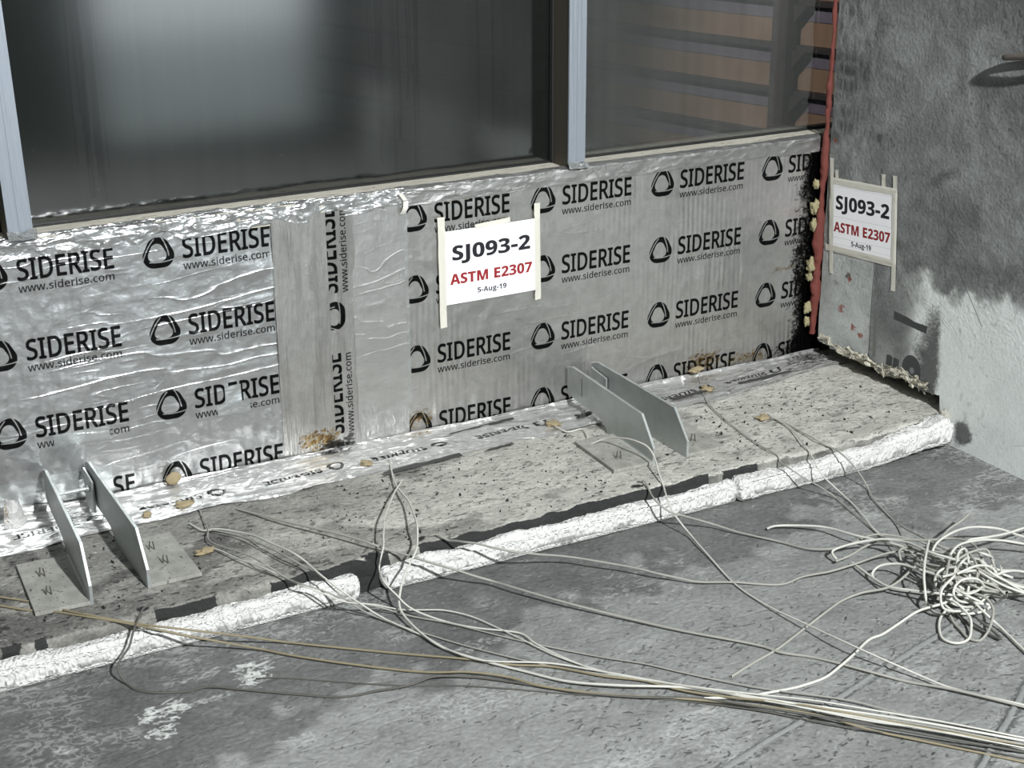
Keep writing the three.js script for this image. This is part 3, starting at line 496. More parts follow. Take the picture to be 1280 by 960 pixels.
// ------------------------------------------------------------------ steel brackets on the ledge
const zincBump = heightTexture(256, 256, (u, v) => 0.5 + 0.4 * fbm(u * 10, v * 10, 401, 4));
const zincMap = (() => { const c = canvasOf(512, 512), g = c.getContext('2d'); g.fillStyle = '#b3b8b6'; g.fillRect(0, 0, 512, 512); paint(c, (x, y, p) => { const v = 12 * fbm(x / 60, y / 60, 403, 4) + 5 * vnoise(x / 3, y / 3, 404); p[0] += v; p[1] += v; p[2] += v; }); return canvasTexture(c); })();
const dustMap = (() => { const c = canvasOf(512, 512), g = c.getContext('2d'); g.fillStyle = '#999992'; g.fillRect(0, 0, 512, 512); paint(c, (x, y, p) => { const v = 22 * fbm(x / 40, y / 40, 405, 4) + 9 * vnoise(x / 2, y / 2, 406) - 60 * smooth(0.4, 0.55, fbm(x / 12, y / 12, 407, 3)); p[0] += v; p[1] += v; p[2] += v * 0.97; }); return canvasTexture(c); })();
const zinc = std({ map: zincMap, metalness: 0.62, roughness: 0.46, bumpMap: zincBump, bumpScale: 0.0006 }), dusty = std({ map: dustMap, metalness: 0.15, roughness: 0.85, bumpMap: zincBump, bumpScale: 0.002 }), pinMat = std({ color: 0x6a6862, metalness: 0.6, roughness: 0.6 });
function slab(points, x0, x1, bevel = 0.0008) {        // a plate cut to an outline given in (z, y), thick from x0 to x1
  const s = new THREE.Shape(); points.forEach(([z, y], i) => (i ? s.lineTo(-z, y) : s.moveTo(-z, y))); s.closePath(); return s;
}
function plate(shape, x0, x1) {
  const b = 0.0009, g = new THREE.ExtrudeGeometry(shape, { depth: x1 - x0 - 2 * b, bevelEnabled: true, bevelSize: b, bevelThickness: b, bevelOffset: -b, bevelSegments: 1, curveSegments: 8 }); g.rotateY(Math.PI / 2); g.translate(x0 + b, 0, 0);
  return planarUV(g, (x, y, z) => [z * 3, y * 3]);
}
function bracket(label, o) {
  // origin at the foot of the upright's left face, front end at z = o.front
  const t = thing('angle_bracket', label, 'bracket', [o.x, 0, 0]); t.rotation.y = 0;
  const F = o.front, T = 0.008, H = 0.128;
  const pts = [[F, 0.0], [F, 0.048], [F - 0.066, H - 0.003], [0.05, H + 0.004], [0.018, H - 0.006], [0.018, 0.045], [0.06, 0.034], [0.19, 0.032], [0.225, 0.027], [0.25, 0.014], [0.262, 0.0]];
  const shape = slab(pts);
  if (o.slot) { const h = new THREE.Path(); h.moveTo(-0.108, 0.058); h.lineTo(-0.100, 0.058); h.lineTo(-0.100, 0.112); h.lineTo(-0.108, 0.112); h.closePath(); shape.holes.push(h); }
  mesh('upright', plate(shape, 0, T), zinc, t);
  const w = 0.118, b0 = o.side < 0 ? -w : T, b1 = o.side < 0 ? 0 : T + w;
  const foot = new RoundedBoxGeometry(w + 0.002, 0.009, F - 0.285, 2, 0.001); foot.translate((b0 + b1) / 2, 0.0056, (F + 0.285) / 2); planarUV(foot, (x, y, z) => [x * 3, z * 3]);
  mesh('base_plate', foot, dusty, t).userData.label = 'dusty base plate';
  // rolled inside corner
  const s = new THREE.Shape(); const q = 0.008 * o.side; const fx = o.side < 0 ? 0 : T; s.moveTo(fx, 0.008); s.lineTo(fx, 0.017); s.quadraticCurveTo(fx, 0.0082, fx + q, 0.0082); s.closePath();
  mesh('bend', new THREE.ExtrudeGeometry(s, { depth: F - 0.288, bevelEnabled: false, curveSegments: 5 }).translate(0, 0, 0.287), zinc, t);
  for (const [px, pz] of o.pins) for (const d of [-0.006, 0.006]) mesh('anchor_pin', new THREE.CylinderGeometry(0.0016, 0.0018, 0.026, 7).translate(0, 0.013, 0).rotateZ(d * 20).translate(px - o.x + d, 0.006, pz + d * 0.4), pinMat, t);
  if (o.clip) {
    const c = mesh('clip_plate', plate(slab([[0.03, 0.01], [0.112, 0.02], [0.112, 0.102], [0.03, 0.112]]), -0.0095, -0.004), zinc, t);
    for (const [y, z] of o.rods) mesh('threaded_rod', new THREE.CylinderGeometry(0.0042, 0.0042, o.rodLength, 10).rotateZ(Math.PI / 2).translate(-0.006 - o.rodLength / 2, y, z), zinc, c);
    mesh('nut', merge(o.rods.map(([y, z]) => new THREE.CylinderGeometry(0.0085, 0.0085, 0.007, 6).rotateZ(Math.PI / 2).translate(-0.013, y, z))), zinc, c);
  }
  if (o.yaw) { t.rotation.y = o.yaw; }
  return t;
}
bracket('steel angle bracket at the far left of the ledge, base plate turned left', { x: 0.677, yaw: -0.056, front: 0.541, side: -1, pins: [[0.603, 0.372], [0.601, 0.468]] });
bracket('second steel angle bracket from the left, base plate turned right, with rods', { x: 0.780, front: 0.528, side: 1, pins: [[0.841, 0.357], [0.848, 0.442]], clip: true, rods: [[0.062, 0.05], [0.076, 0.082]], rodLength: 0.095 });
bracket('slotted steel angle bracket with a pale cable arched across it', { x: 2.188, yaw: -0.05, front: 0.506, side: -1, pins: [[2.118, 0.445]], slot: true });
bracket('rightmost steel angle bracket, base plate turned right, with a slotted clip at its back', { x: 2.270, front: 0.508, side: 1, pins: [[2.34, 0.439]], clip: true, rods: [[0.072, 0.05]], rodLength: 0.03 });

// ------------------------------------------------------------------ white ceramic-fibre strips in front of the ledge
const fibreMap = (() => { const c = canvasOf(1024, 256), g = c.getContext('2d'); g.fillStyle = '#d6d6d3'; g.fillRect(0, 0, 1024, 256); paint(c, (x, y, p) => { const v = 7 * fbm(x / 30, y / 18, 421, 4) - 62 * smooth(0.7, 0.95, ridge(x / 70 + fbm(x / 20, y / 20, 423, 2), y / 16, 422)) * (y < 128 ? 1 : 0.15); p[0] += v; p[1] += v; p[2] += v; }); return canvasTexture(c); })();
const fibreBump = heightTexture(1024, 256, (u, v) => 0.5 + 0.3 * fbm(u * 50, v * 14, 425, 4) + 0.25 * vnoise(u * 220, v * 60, 426));
const fibre = std({ map: fibreMap, bumpMap: fibreBump, bumpScale: 0.009, roughness: 1 });
function fibreStrip(label, x0, x1, o = {}) {
  const n = Math.round((x1 - x0) * 200), L = x1 - x0, seed = o.seed, W = o.width ?? 0.05, H = o.height ?? 0.058;
  const g = grid(n, 44, (u, v) => {
    const x = mix(x0, x1, u), a = v * Math.PI * 2;                         // round the section, from the back foot up, over, down the front
    const e = Math.min(u, 1 - u) * L, cap = Math.sqrt(clamp(1 - Math.pow(1 - Math.min(1, e / 0.02), 2)));
    const sq = (t, p) => Math.sign(t) * Math.pow(Math.abs(t), p);
    let cz = -sq(Math.cos(a), 0.5), cy = sq(Math.sin(a), 0.5);            // squarish section
    const pleat = o.pleats ? 0.004 * Math.pow(ridge(x * 42 + 6 * v, 0.5, seed + 7), 3) : 0;
    const topN = cy > 0.3 ? 1 : 0.25;
    const rr = 1 + topN * (0.24 * fbm(x * 24, v * 10, seed, 3) + 0.2 * Math.pow(ridge(x * 8 + v * 2, v * 9 + 2, seed + 3), 4) - 0.1 - 0.3 * smooth(0.055, 0.0, Math.abs(v - 0.335 - 0.03 * fbm(x * 6, 2, seed + 9, 3)))) + 0.03 * fbm(x * 60, v * 20, seed + 4, 2);
    const zc = (o.z ?? 0.65) + 0.006 * fbm(x * 4, 1, seed + 5, 2) + (o.bend ? o.bend(u) : 0), h = H * (1 + 0.12 * fbm(x * 5, 4, seed + 6, 2)) * (o.swell ? o.swell(u) : 1), w = W * (o.swell ? o.swell(u) : 1);
    return [x + (o.slant ?? 0) * cz * (u - 0.5) * 0.02, -0.083 + h / 2 + cy * cap * (h / 2) * (cy > 0 ? rr : 1) + (cy > 0 ? pleat : 0) + (o.rise ? o.rise(u) : 0), zc + cz * cap * (w / 2) * (cz < 0 && cy > -0.5 ? rr : 1 + 0.04 * fbm(x * 12, v, seed + 8, 2)) + (cz > 0 ? pleat : 0)];
  }, (u, v) => [mix(x0, x1, u) / 0.9, v]);
  const ix = g.index.array; for (let k = 0; k < ix.length; k += 3) { const t = ix[k + 1]; ix[k + 1] = ix[k + 2]; ix[k + 2] = t; } g.computeVertexNormals();
  return tag(mesh('fibre_strip', g, fibre), label, 'blanket strip');
}
fibreStrip('leftmost white fibre blanket strip along the foot of the ledge, running out of the picture', 0.1, 0.945, { seed: 431, z: 0.652 });
fibreStrip('short second white fibre strip from the left, its blunt right end before the gap', 0.925, 1.245, { seed: 441, z: 0.648, height: 0.062 });
fibreStrip('long middle white fibre strip between the gap and the torn joint', 1.30, 2.335, { seed: 451, z: 0.642 });
fibreStrip('pleated right-hand white fibre strip ending in a lump against the right wall', 2.325, 3.085, { seed: 461, z: 0.645, pleats: true, height: 0.06, width: 0.058, swell: (u) => 1 + 0.25 * smooth(0.88, 0.96, u) + 0.1 * smooth(0.5, 0.8, u), rise: (u) => 0.018 * smooth(0.55, 0.95, u), bend: (u) => 0.0 });
{ // frayed tuft in the corner above the lump
  const o = mesh('fibre_tuft', (() => { const l = lump(0.02, 471, 0.6, 3, 0.8, 1.3, 0.8); l.translate(3.085, -0.005, 0.63); return l; })(), std({ color: 0xa9a69c, roughness: 1 }));
  tag(o, 'greyish frayed tuft of fibre in the corner above the lump of the right-hand strip', 'tuft');
}

// ------------------------------------------------------------------ right wall edge: red sealant and yellow wool
{
  const red = std({ color: 0x67322a, roughness: 0.8, bumpMap: zincBump, bumpScale: 0.002 });
  const g = grid(200, 12, (u, v) => {
    const y = mix(0.075, 1.45, u), a = v * Math.PI * 2, w = 0.007 + 0.005 * fbm(y * 16, 1, 481, 3) + 0.008 * smooth(0.9, 0.6, y) * (0.7 + 1.2 * fbm(y * 13, 5, 482, 3)), k = 0.006 * fbm(y * 11, 3, 483, 3);
    return [3.096 - 0.004 * smooth(0.8, 0.5, y) + k * 0.5 + w * Math.cos(a) * (1 + 0.9 * fbm(y * 50, v * 3, 484, 2)), y, 0.024 + 0.5 * k + w * 0.9 * Math.sin(a)];
  });
  tag(mesh('sealant_bead', g, red), 'ragged brick-red sealant bead down the edge of the right wall', 'sealant');
  const wool = std({ color: 0x938c6c, roughness: 1, bumpMap: fibreBump, bumpScale: 0.006 });
  const spots = [[0.56, 0.012, 'top'], [0.487, 0.018, 'second'], [0.43, 0.015, 'third'], [0.30, 0.017, 'fourth'], [0.262, 0.013, 'fifth'], [0.16, 0.016, 'sixth'], [0.115, 0.013, 'lowest']];
  for (const [y, r, word] of spots) { const l = lump(r, 491 + Math.round(y * 100), 0.7, 3, 0.8, 1.25, 0.7); l.translate(3.076 - 0.004 * (y < 0.35), y, 0.014); tag(mesh('wool_tuft', l, wool), `yellow mineral wool tuft beside the red sealant, ${word === 'top' || word === 'lowest' ? word : word + ' from the top'}`, 'tuft'); }
}
// lifting loop of bent bar in the right wall
{
  const bar = std({ color: 0x6f6861, roughness: 0.8, metalness: 0.3, bumpMap: zincBump, bumpScale: 0.004 });
  const t = tube([[3.13, 1.10, 1.08], [3.075, 1.085, 1.0], [3.05, 1.068, 0.90], [3.05, 1.052, 0.80], [3.056, 1.043, 0.745], [3.064, 1.041, 0.736], [3.073, 1.043, 0.745], [3.08, 1.052, 0.80], [3.09, 1.068, 0.90], [3.13, 1.08, 0.98]], 0.0085, 90, 10);
  tag(mesh('steel_loop', t, bar), 'rusty bent steel bar loop sticking out of the right wall near the top', 'loop');
}

// ------------------------------------------------------------------ paper signs
function signTexture() {
  const w = 1024, h = 724, c = canvasOf(w, h), g = c.getContext('2d'); g.fillStyle = '#fbfbfd'; g.fillRect(0, 0, w, h);
  g.strokeStyle = '#c3c6cc'; g.lineWidth = 3; g.strokeRect(52, 62, w - 104, h - 128); g.beginPath(); g.moveTo(52, 372); g.lineTo(w - 52, 372); g.moveTo(52, 588); g.lineTo(w - 52, 588); g.stroke();
  const line = (t, x, y, wide, tall, color, font) => { g.save(); g.font = `${font} 100px sans-serif`; const m = g.measureText(t).width; g.translate(x, y); g.scale(wide / m, tall / 71.5); g.fillStyle = color; g.strokeStyle = color; g.lineWidth = 3; g.fillText(t, 0, 0); g.strokeText(t, 0, 0); g.restore(); };
  line('SJ093-2', 84, 290, 856, 138, '#14141c', 'bold'); line('ASTM E2307', 66, 528, 892, 100, '#8e1a20', 'bold'); line('5-Aug-19', 350, 648, 320, 50, '#3a3a42', 'bold');
  return canvasTexture(c);
}
const paper = std({ map: signTexture(), roughness: 0.75 }), masking = std({ color: 0xd0cec2, roughness: 0.75, bumpMap: crumpleBump, bumpScale: 0.002 });
function sign(label, place, w, h, tapes, warp) {
  const t = thing('paper_sign', label, 'sign'); place(t);
  const body = new THREE.BoxGeometry(w, h, 0.0006, 24, 16, 1), p = body.attributes.position; for (let i = 0; i < p.count; i++) p.setZ(i, p.getZ(i) + warp(p.getX(i) / w, p.getY(i) / h)); body.computeVertexNormals();
  mesh('sheet', body, paper, t);
  for (const [x0, y0, x1, y1, wd, seed] of tapes) {           // tape from one point to another, torn ends, following the paper and the surface behind
    const dx = x1 - x0, dy = y1 - y0, l = Math.hypot(dx, dy);
    mesh('tape_strip', grid(28, 4, (u, v) => { const e = (u - 0.5) * (1 + 0.02 * fbm(v * 5, u > 0.5 ? 1 : 2, seed, 2)) + 0.5, o = (v - 0.5) * wd * (1 + 0.1 * fbm(u * 6, v, seed + 1, 2)), x = x0 + dx * e - dy / l * o, y = y0 + dy * e + dx / l * o; const on = Math.abs(x) < w / 2 + 0.004 && Math.abs(y) < h / 2 + 0.004; return [x, y, (on ? warp(clamp(x / w, -0.5, 0.5), clamp(y / h, -0.5, 0.5)) + 0.0011 : 0.0008) + 0.0008 * fbm(u * 9, v * 2, seed + 2, 2)]; }, (u, v) => [u * l / 1.2, v * 0.05]), masking, t);
  }
  return t;
}
masking.side = THREE.DoubleSide;
sign('white paper sign on the foil board, held by two upright tape strips', (t) => { t.position.set(1.945, 0.4725, 0.006); t.rotation.z = 0.006; }, 0.296, 0.208,
  [[-0.152, 0.146, -0.152, -0.168, 0.021, 501], [0.146, 0.146, 0.148, -0.134, 0.019, 502], [-0.05, 0.106, 0.06, 0.112, 0.012, 503]], (x, y) => 0.002 + 0.003 * Math.cos(x * 3) * 0.5);
sign('white paper sign taped on all sides to the right concrete wall', (t) => { t.position.set(3.0985, 0.484, 0.206); t.rotation.order = 'YXZ'; t.rotation.y = -Math.PI / 2; t.rotation.z = 0.084; }, 0.288, 0.214,
  [[-0.15, 0.106, 0.148, 0.104, 0.02, 511], [-0.165, -0.104, 0.15, -0.108, 0.021, 512], [-0.14, 0.175, -0.136, -0.185, 0.018, 513], [0.14, 0.15, 0.142, -0.19, 0.019, 514], [0.09, 0.15, 0.092, 0.10, 0.018, 515], [-0.118, 0.14, -0.115, 0.10, 0.016, 516]], (x, y) => 0.0016);

// ------------------------------------------------------------------ tan pads over the cable ends, crumbs
{
  const pad = std({ color: 0x988b6e, roughness: 0.95, bumpMap: fibreBump, bumpScale: 0.004 });
  const P = [[0.998, 0.028, 0.022, 0.021, 0.016, 'tan pad on the foot of the left foil board, above the flashing'], [0.983, 0.010, 0.148, 0.022, 0.013, 'tan pad on the flashing where the fan of cables starts'], [0.886, 0.009, 0.158, 0.012, 0.012, 'small scorched tan pad just right of the second bracket'], [1.492, 0.010, 0.138, 0.017, 0.014, 'tan pad on the flashing left of the long dark strip'], [2.066, 0.012, 0.142, 0.022, 0.018, 'tan pad on the flashing left of the slotted bracket'], [2.612, 0.010, 0.126, 0.019, 0.018, 'tan pad on the ledge beside a dark strip, right of the brackets'], [0.948, 0.006, 0.420, 0.022, 0.014, 'flat dusty tan pad on bare concrete right of the second bracket'], [2.622, 0.006, 0.388, 0.02, 0.014, 'scorched loose pad in the middle of the right half of the ledge'], [2.645, 0.03, 0.018, 0.024, 0.012, 'crumpled pad at the foot of the right foil board, under scorched print']];
  P.forEach(([x, y, z, rx, rz, label], i) => {
    const l = i === 0 ? lump(1, 521, 0.25, 3, rx, 0.017, 0.008) : lump(1, 521 + i, 0.75, 3, rx, 0.007, rz); l.translate(x, y, z); tag(mesh('cable_pad', l, pad), label, 'pad');
  });
  // char crumbs scattered over the ledge
  const r = rng(531), g = new THREE.TetrahedronGeometry(1, 1), N = 460, im = new THREE.InstancedMesh(g, std({ color: 0x171716, roughness: 0.95 }), N), m = new THREE.Matrix4(), q = new THREE.Quaternion(), e = new THREE.Euler();
  for (let k = 0; k < N; k++) {
    const cl = r() < 0.6, cx = [1.62, 1.95, 2.5, 2.75, 0.72, 1.35][Math.floor(r() * 6)];
    const x = cl ? cx + (r() + r() - 1) * 0.22 : mix(0.45, 3.05, r()), z = cl ? mix(0.22, 0.6, r()) : mix(0.2, 0.61, r()), s = 0.0012 + 0.0032 * r() * r();
    q.setFromEuler(e.set(r() * 6, r() * 6, r() * 6)); m.compose(new THREE.Vector3(x, 0.0008 + s * 0.3, z), q, new THREE.Vector3(s * (1 + 1.5 * r()), s * 0.6, s)); im.setMatrixAt(k, m);
  }
  im.name = 'char_crumbs'; im.castShadow = im.receiveShadow = true; scene.add(im); tag(im, 'black char crumbs scattered over the top of the concrete ledge', 'crumbs'); im.userData.kind = 'stuff';
}

// ------------------------------------------------------------------ thermocouple cables, points in millimetres (x, y, z)
const CABLES = {
  long_a: [0.0042, 'grey', [[1097, 4, 228], [1163, 16, 373], [1257, 24, 536], [1278, 24, 574], [1295, 23, 604], [1315, 16, 624], [1338, 8, 641], [1356, 5, 665], [1375, 2, 692], [1412, -12, 714], [1458, -31, 734], [1493, -46, 753], [1532, -61, 773], [1554, -59, 820], [1623, -64, 929], [1711, -71, 1045], [1800, -75, 1162], [1920, -76, 1308], [1936, -76, 1345], [1991, -79, 1397], [2050, -75, 1502], [2100, -79, 1571], [2148, -73, 1640], [2226, -75, 1751], [2281, -79, 1829]]],
  hole_a: [0.0036, 'grey', [[2067, 0, 578], [2066, 4, 583], [2066, 9, 591], [2072, 10, 591], [2073, 10, 603], [2068, 6, 623], [2059, 0, 651], [2045, 2, 690], [2049, -8, 715], [2062, -19, 731], [2077, -27, 739], [2098, -34, 747], [2130, -47, 758], [2168, -62, 773], [2186, -67, 792], [2203, -71, 816], [2221, -74, 840], [2273, -76, 916], [2312, -72, 994], [2370, -65, 1032], [2487, -60, 1027], [2547, -60, 1092], [2578, -64, 1199]]],
  over_bracket: [0.0032, 'pale', [[2060, 13, 147], [2078, 6, 205], [2122, 7, 206], [2114, 6, 246], [2082, 5, 311], [2087, 13, 323], [2113, 31, 348], [2128, 53, 416], [2134, 63, 473], [2144, 58, 509], [2146, 38, 537], [2137, 29, 561], [2127, 19, 585], [2118, 13, 609], [2112, 3, 630], [2101, 0, 653], [2083, 2, 687], [2075, -5, 708], [2074, -15, 720], [2076, -30, 737], [2084, -49, 757], [2090, -61, 769], [2091, -70, 793], [2083, -72, 830], [2077, -74, 865], [2071, -76, 898], [2042, -78, 1044], [2041, -76, 1160], [2049, -62, 1296], [2063, -50, 1440], [2127, -68, 1581], [2151, -72, 1637], [2230, -74, 1748], [2294, -80, 1817]]],
  hole_b: [0.0038, 'grey', [[1450, 0, 597], [1451, 4, 603], [1456, 7, 608], [1462, 9, 611], [1468, 10, 617], [1473, 7, 628], [1483, 2, 643], [1492, 8, 666], [1504, 13, 692], [1523, 12, 707], [1556, 2, 727], [1595, -9, 747], [1656, -27, 758], [1718, -43, 768], [1756, -49, 789], [1783, -49, 820], [1849, -54, 885], [1894, -60, 936], [1933, -67, 969], [1961, -71, 995], [2042, -75, 1036], [2138, -78, 1095], [2199, -71, 1100], [2266, -66, 1118], [2325, -60, 1126], [2449, -49, 1141], [2513, -49, 1197]]],
  loop_c: [0.004, 'pale', [[1557, 8, 143], [1502, 12, 296], [1470, 29, 449], [1462, 31, 476], [1454, 34, 503], [1444, 36, 531], [1435, 39, 558], [1425, 41, 585], [1417, 42, 607], [1406, 32, 632], [1391, 26, 661], [1372, 25, 695], [1348, 13, 718], [1324, 0, 738], [1305, -23, 754], [1293, -47, 767], [1284, -56, 787], [1281, -63, 812], [1286, -71, 898], [1303, -75, 972], [1359, -76, 1067], [1411, -76, 1141], [1468, -73, 1226], [1550, -69, 1298], [1660, -71, 1364], [1738, -67, 1445], [1815, -67, 1526], [1891, -67, 1598], [2003, -67, 1714], [2078, -71, 1789], [2148, -79, 1850], [2205, -79, 1919]]],
  loop_d: [0.0032, 'pale', [[1526, 13, 290], [1465, 23, 372], [1371, 38, 522], [1355, 39, 553], [1340, 40, 585], [1327, 38, 611], [1318, 33, 631], [1309, 29, 649], [1295, 11, 664], [1295, -16, 653], [1288, -20, 671], [1277, -15, 705], [1273, -16, 728], [1279, -27, 749], [1288, -38, 768], [1296, -50, 786], [1309, -60, 809], [1365, -76, 875], [1409, -78, 924], [1484, -76, 1000], [1488, -74, 1054], [1519, -76, 1150], [1556, -77, 1225], [1614, -76, 1300], [1685, -72, 1386], [1756, -74, 1457], [1838, -68, 1563], [1915, -68, 1656], [2000, -70, 1736], [2122, -76, 1873], [2181, -80, 1941]]],
  fan_a: [0.0036, 'pale', [[966, 7, 260], [982, 9, 317], [1005, 15, 333], [1059, 23, 413], [1077, 39, 512], [1084, 41, 537], [1091, 44, 565], [1098, 46, 592], [1106, 44, 613], [1116, 37, 632], [1123, 31, 656], [1126, 29, 687], [1137, 19, 714], [1153, 4, 734], [1179, -21, 747], [1206, -45, 760], [1224, -61, 770], [1242, -72, 793], [1253, -73, 821], [1267, -74, 853], [1281, -75, 885], [1292, -76, 913], [1311, -73, 995], [1347, -70, 1065], [1476, -74, 1145], [1558, -74, 1231], [1666, -72, 1355], [1760, -68, 1451], [1871, -68, 1548], [1959, -68, 1642], [2043, -67, 1736], [2149, -74, 1847], [2216, -80, 1909]]],
  fan_b: [0.003, 'grey', [[1012, 6, 189], [991, 13, 320], [972, 15, 389], [1013, 23, 502], [1019, 25, 526], [1024, 28, 548], [1028, 30, 570], [1032, 33, 596], [1045, 25, 615], [1058, 15, 636], [1072, 9, 660], [1084, 12, 696], [1105, 5, 711], [1124, -2, 722], [1142, -12, 733], [1161, -22, 744], [1196, -38, 753], [1236, -54, 762], [1273, -70, 776], [1302, -74, 809], [1364, -76, 878], [1454, -78, 1003], [1512, -76, 1083], [1592, -77, 1177], [1653, -77, 1241], [1701, -77, 1306], [1809, -75, 1444], [1945, -74, 1581], [2017, -72, 1700], [2090, -76, 1777], [2158, -80, 1840], [2217, -80, 1908]]],
  fan_c: [0.003, 'pale', [[966, 7, 406], [980, 11, 442], [996, 13, 493], [1004, 15, 520], [1016, 18, 552], [1027, 20, 583], [1038, 20, 608], [1057, 11, 631], [1073, 5, 656], [1082, 9, 692], [1099, 4, 711], [1117, -4, 724], [1142, -18, 737], [1168, -31, 748], [1202, -41, 755], [1237, -51, 761], [1265, -64, 763], [1291, -70, 777], [1334, -72, 799], [1378, -74, 821], [1420, -74, 876], [1450, -76, 951], [1479, -76, 1045], [1507, -76, 1130], [1574, -75, 1250], [1676, -70, 1371], [1784, -68, 1501], [1893, -68, 1621], [2007, -68, 1751], [2121, -72, 1875], [2187, -80, 1935]]],
  fan_d: [0.003, 'grey', [[997, 15, 333], [1043, 17, 404], [1077, 28, 526], [1085, 29, 557], [1094, 30, 592], [1107, 25, 617], [1119, 19, 640], [1126, 19, 672], [1138, 9, 706], [1153, -10, 721], [1170, -28, 736], [1197, -52, 756], [1230, -74, 774], [1243, -75, 799], [1257, -76, 825], [1273, -77, 852], [1290, -77, 880], [1371, -77, 1014], [1474, -77, 1152], [1596, -76, 1279], [1694, -66, 1402], [1813, -68, 1517], [1921, -68, 1637], [2026, -68, 1754], [2135, -77, 1861], [2193, -80, 1930]]],
  brown_a: [0.0036, 'brown', [[449, 3, 381], [478, 5, 411], [528, 3, 456], [563, 3, 499], [574, 3, 516], [586, 4, 534], [605, 4, 559], [627, 5, 586], [656, 2, 612], [687, -4, 633], [712, -7, 654], [745, -7, 685], [780, -12, 705], [835, -27, 721], [894, -43, 739], [948, -58, 756], [1004, -75, 773], [1031, -76, 794], [1058, -76, 818], [1086, -76, 841], [1113, -76, 864], [1217, -77, 948], [1343, -77, 1049], [1402, -77, 1105], [1471, -76, 1153], [1551, -77, 1242], [1614, -76, 1300], [1657, -74, 1368], [1733, -70, 1453], [1821, -67, 1532], [1896, -67, 1617], [1989, -68, 1725], [2079, -74, 1810], [2147, -79, 1871], [2200, -80, 1934]]],
  brown_b: [0.0036, 'brown', [[441, 3, 423], [470, 5, 452], [523, 3, 502], [557, 2, 524], [575, 4, 542], [602, 4, 570], [624, 5, 595], [653, 1, 615], [683, -4, 636], [710, -7, 661], [741, -7, 697], [775, -18, 712], [808, -30, 725], [846, -42, 739], [888, -56, 753], [919, -66, 765], [953, -75, 782], [982, -76, 815], [1008, -76, 844], [1087, -75, 924], [1225, -77, 1040], [1306, -72, 1095], [1371, -73, 1154], [1410, -74, 1212], [1535, -76, 1321], [1640, -76, 1393], [1803, -72, 1540], [1857, -70, 1610], [1901, -74, 1673], [1969, -77, 1753], [2038, -80, 1831], [2093, -79, 1902], [2149, -80, 1970]]],
  black_loop: [0.0036, 'dark', [[770, -1, 600], [765, 2, 605], [758, 4, 611], [751, 4, 611], [741, 2, 618], [726, -5, 638], [706, -6, 675], [691, -11, 705], [680, -24, 719], [663, -34, 730], [650, -44, 740], [645, -53, 749], [647, -63, 760], [655, -76, 772], [664, -80, 797], [679, -80, 818], [699, -79, 835], [760, -80, 861], [799, -77, 869], [859, -78, 913], [953, -79, 984], [1037, -80, 1041], [1102, -76, 1059], [1177, -76, 1073], [1227, -72, 1073], [1300, -76, 1106], [1366, -77, 1163], [1411, -77, 1210], [1466, -77, 1266], [1557, -76, 1340], [1667, -74, 1412], [1768, -68, 1522], [1867, -67, 1628], [1973, -68, 1743], [2115, -76, 1881], [2178, -80, 1944]]],
  thin_black: [0.0024, 'dark', [[903, -81, 881], [942, -79, 903], [977, -81, 923], [1046, -81, 977], [1174, -81, 1066], [1263, -81, 1116], [1355, -81, 1182], [1445, -81, 1254], [1536, -81, 1319], [1639, -81, 1394], [1757, -77, 1510], [1861, -75, 1635], [1980, -75, 1759], [2105, -81, 1891], [2161, -81, 1960]]],
  lip_a: [0.0028, 'grey', [[2656, 6, 18], [2555, 7, 206], [2517, 6, 349], [2488, 6, 536], [2486, 7, 574], [2488, 7, 601], [2491, 4, 617], [2488, -1, 631], [2482, -5, 643], [2478, -5, 673], [2479, -8, 702], [2491, -18, 713], [2507, -30, 726], [2531, -46, 743], [2559, -68, 766], [2567, -76, 777], [2562, -76, 806], [2555, -76, 838], [2548, -76, 869], [2542, -76, 900], [2536, -76, 927], [2531, -76, 949], [2510, -76, 1033], [2464, -50, 1181], [2455, -50, 1286]]],
  lip_b: [0.003, 'pale', [[2651, 6, 375], [2635, 9, 494], [2625, 10, 522], [2614, 11, 552], [2601, 12, 582], [2591, 12, 607], [2587, 8, 624], [2584, 1, 642], [2576, -2, 661], [2566, -5, 685], [2559, -16, 710], [2565, -36, 732], [2575, -50, 748], [2588, -67, 765], [2589, -76, 798], [2577, -76, 843], [2521, -76, 1002], [2514, -76, 1116], [2449, -40, 1304], [2429, -40, 1405]]],
  lip_c: [0.003, 'grey', [[2637, 9, 397], [2649, 7, 462], [2648, 7, 486], [2647, 8, 513], [2645, 8, 540], [2643, 9, 565], [2640, 10, 596], [2644, 7, 617], [2649, 4, 634], [2659, 0, 643], [2663, -2, 658], [2658, -3, 685], [2660, -10, 707], [2668, -23, 721], [2677, -44, 742], [2682, -66, 764], [2681, -76, 777], [2664, -76, 804], [2648, -76, 837], [2604, -76, 969], [2533, -30, 1148], [2539, -30, 1235]]],
};
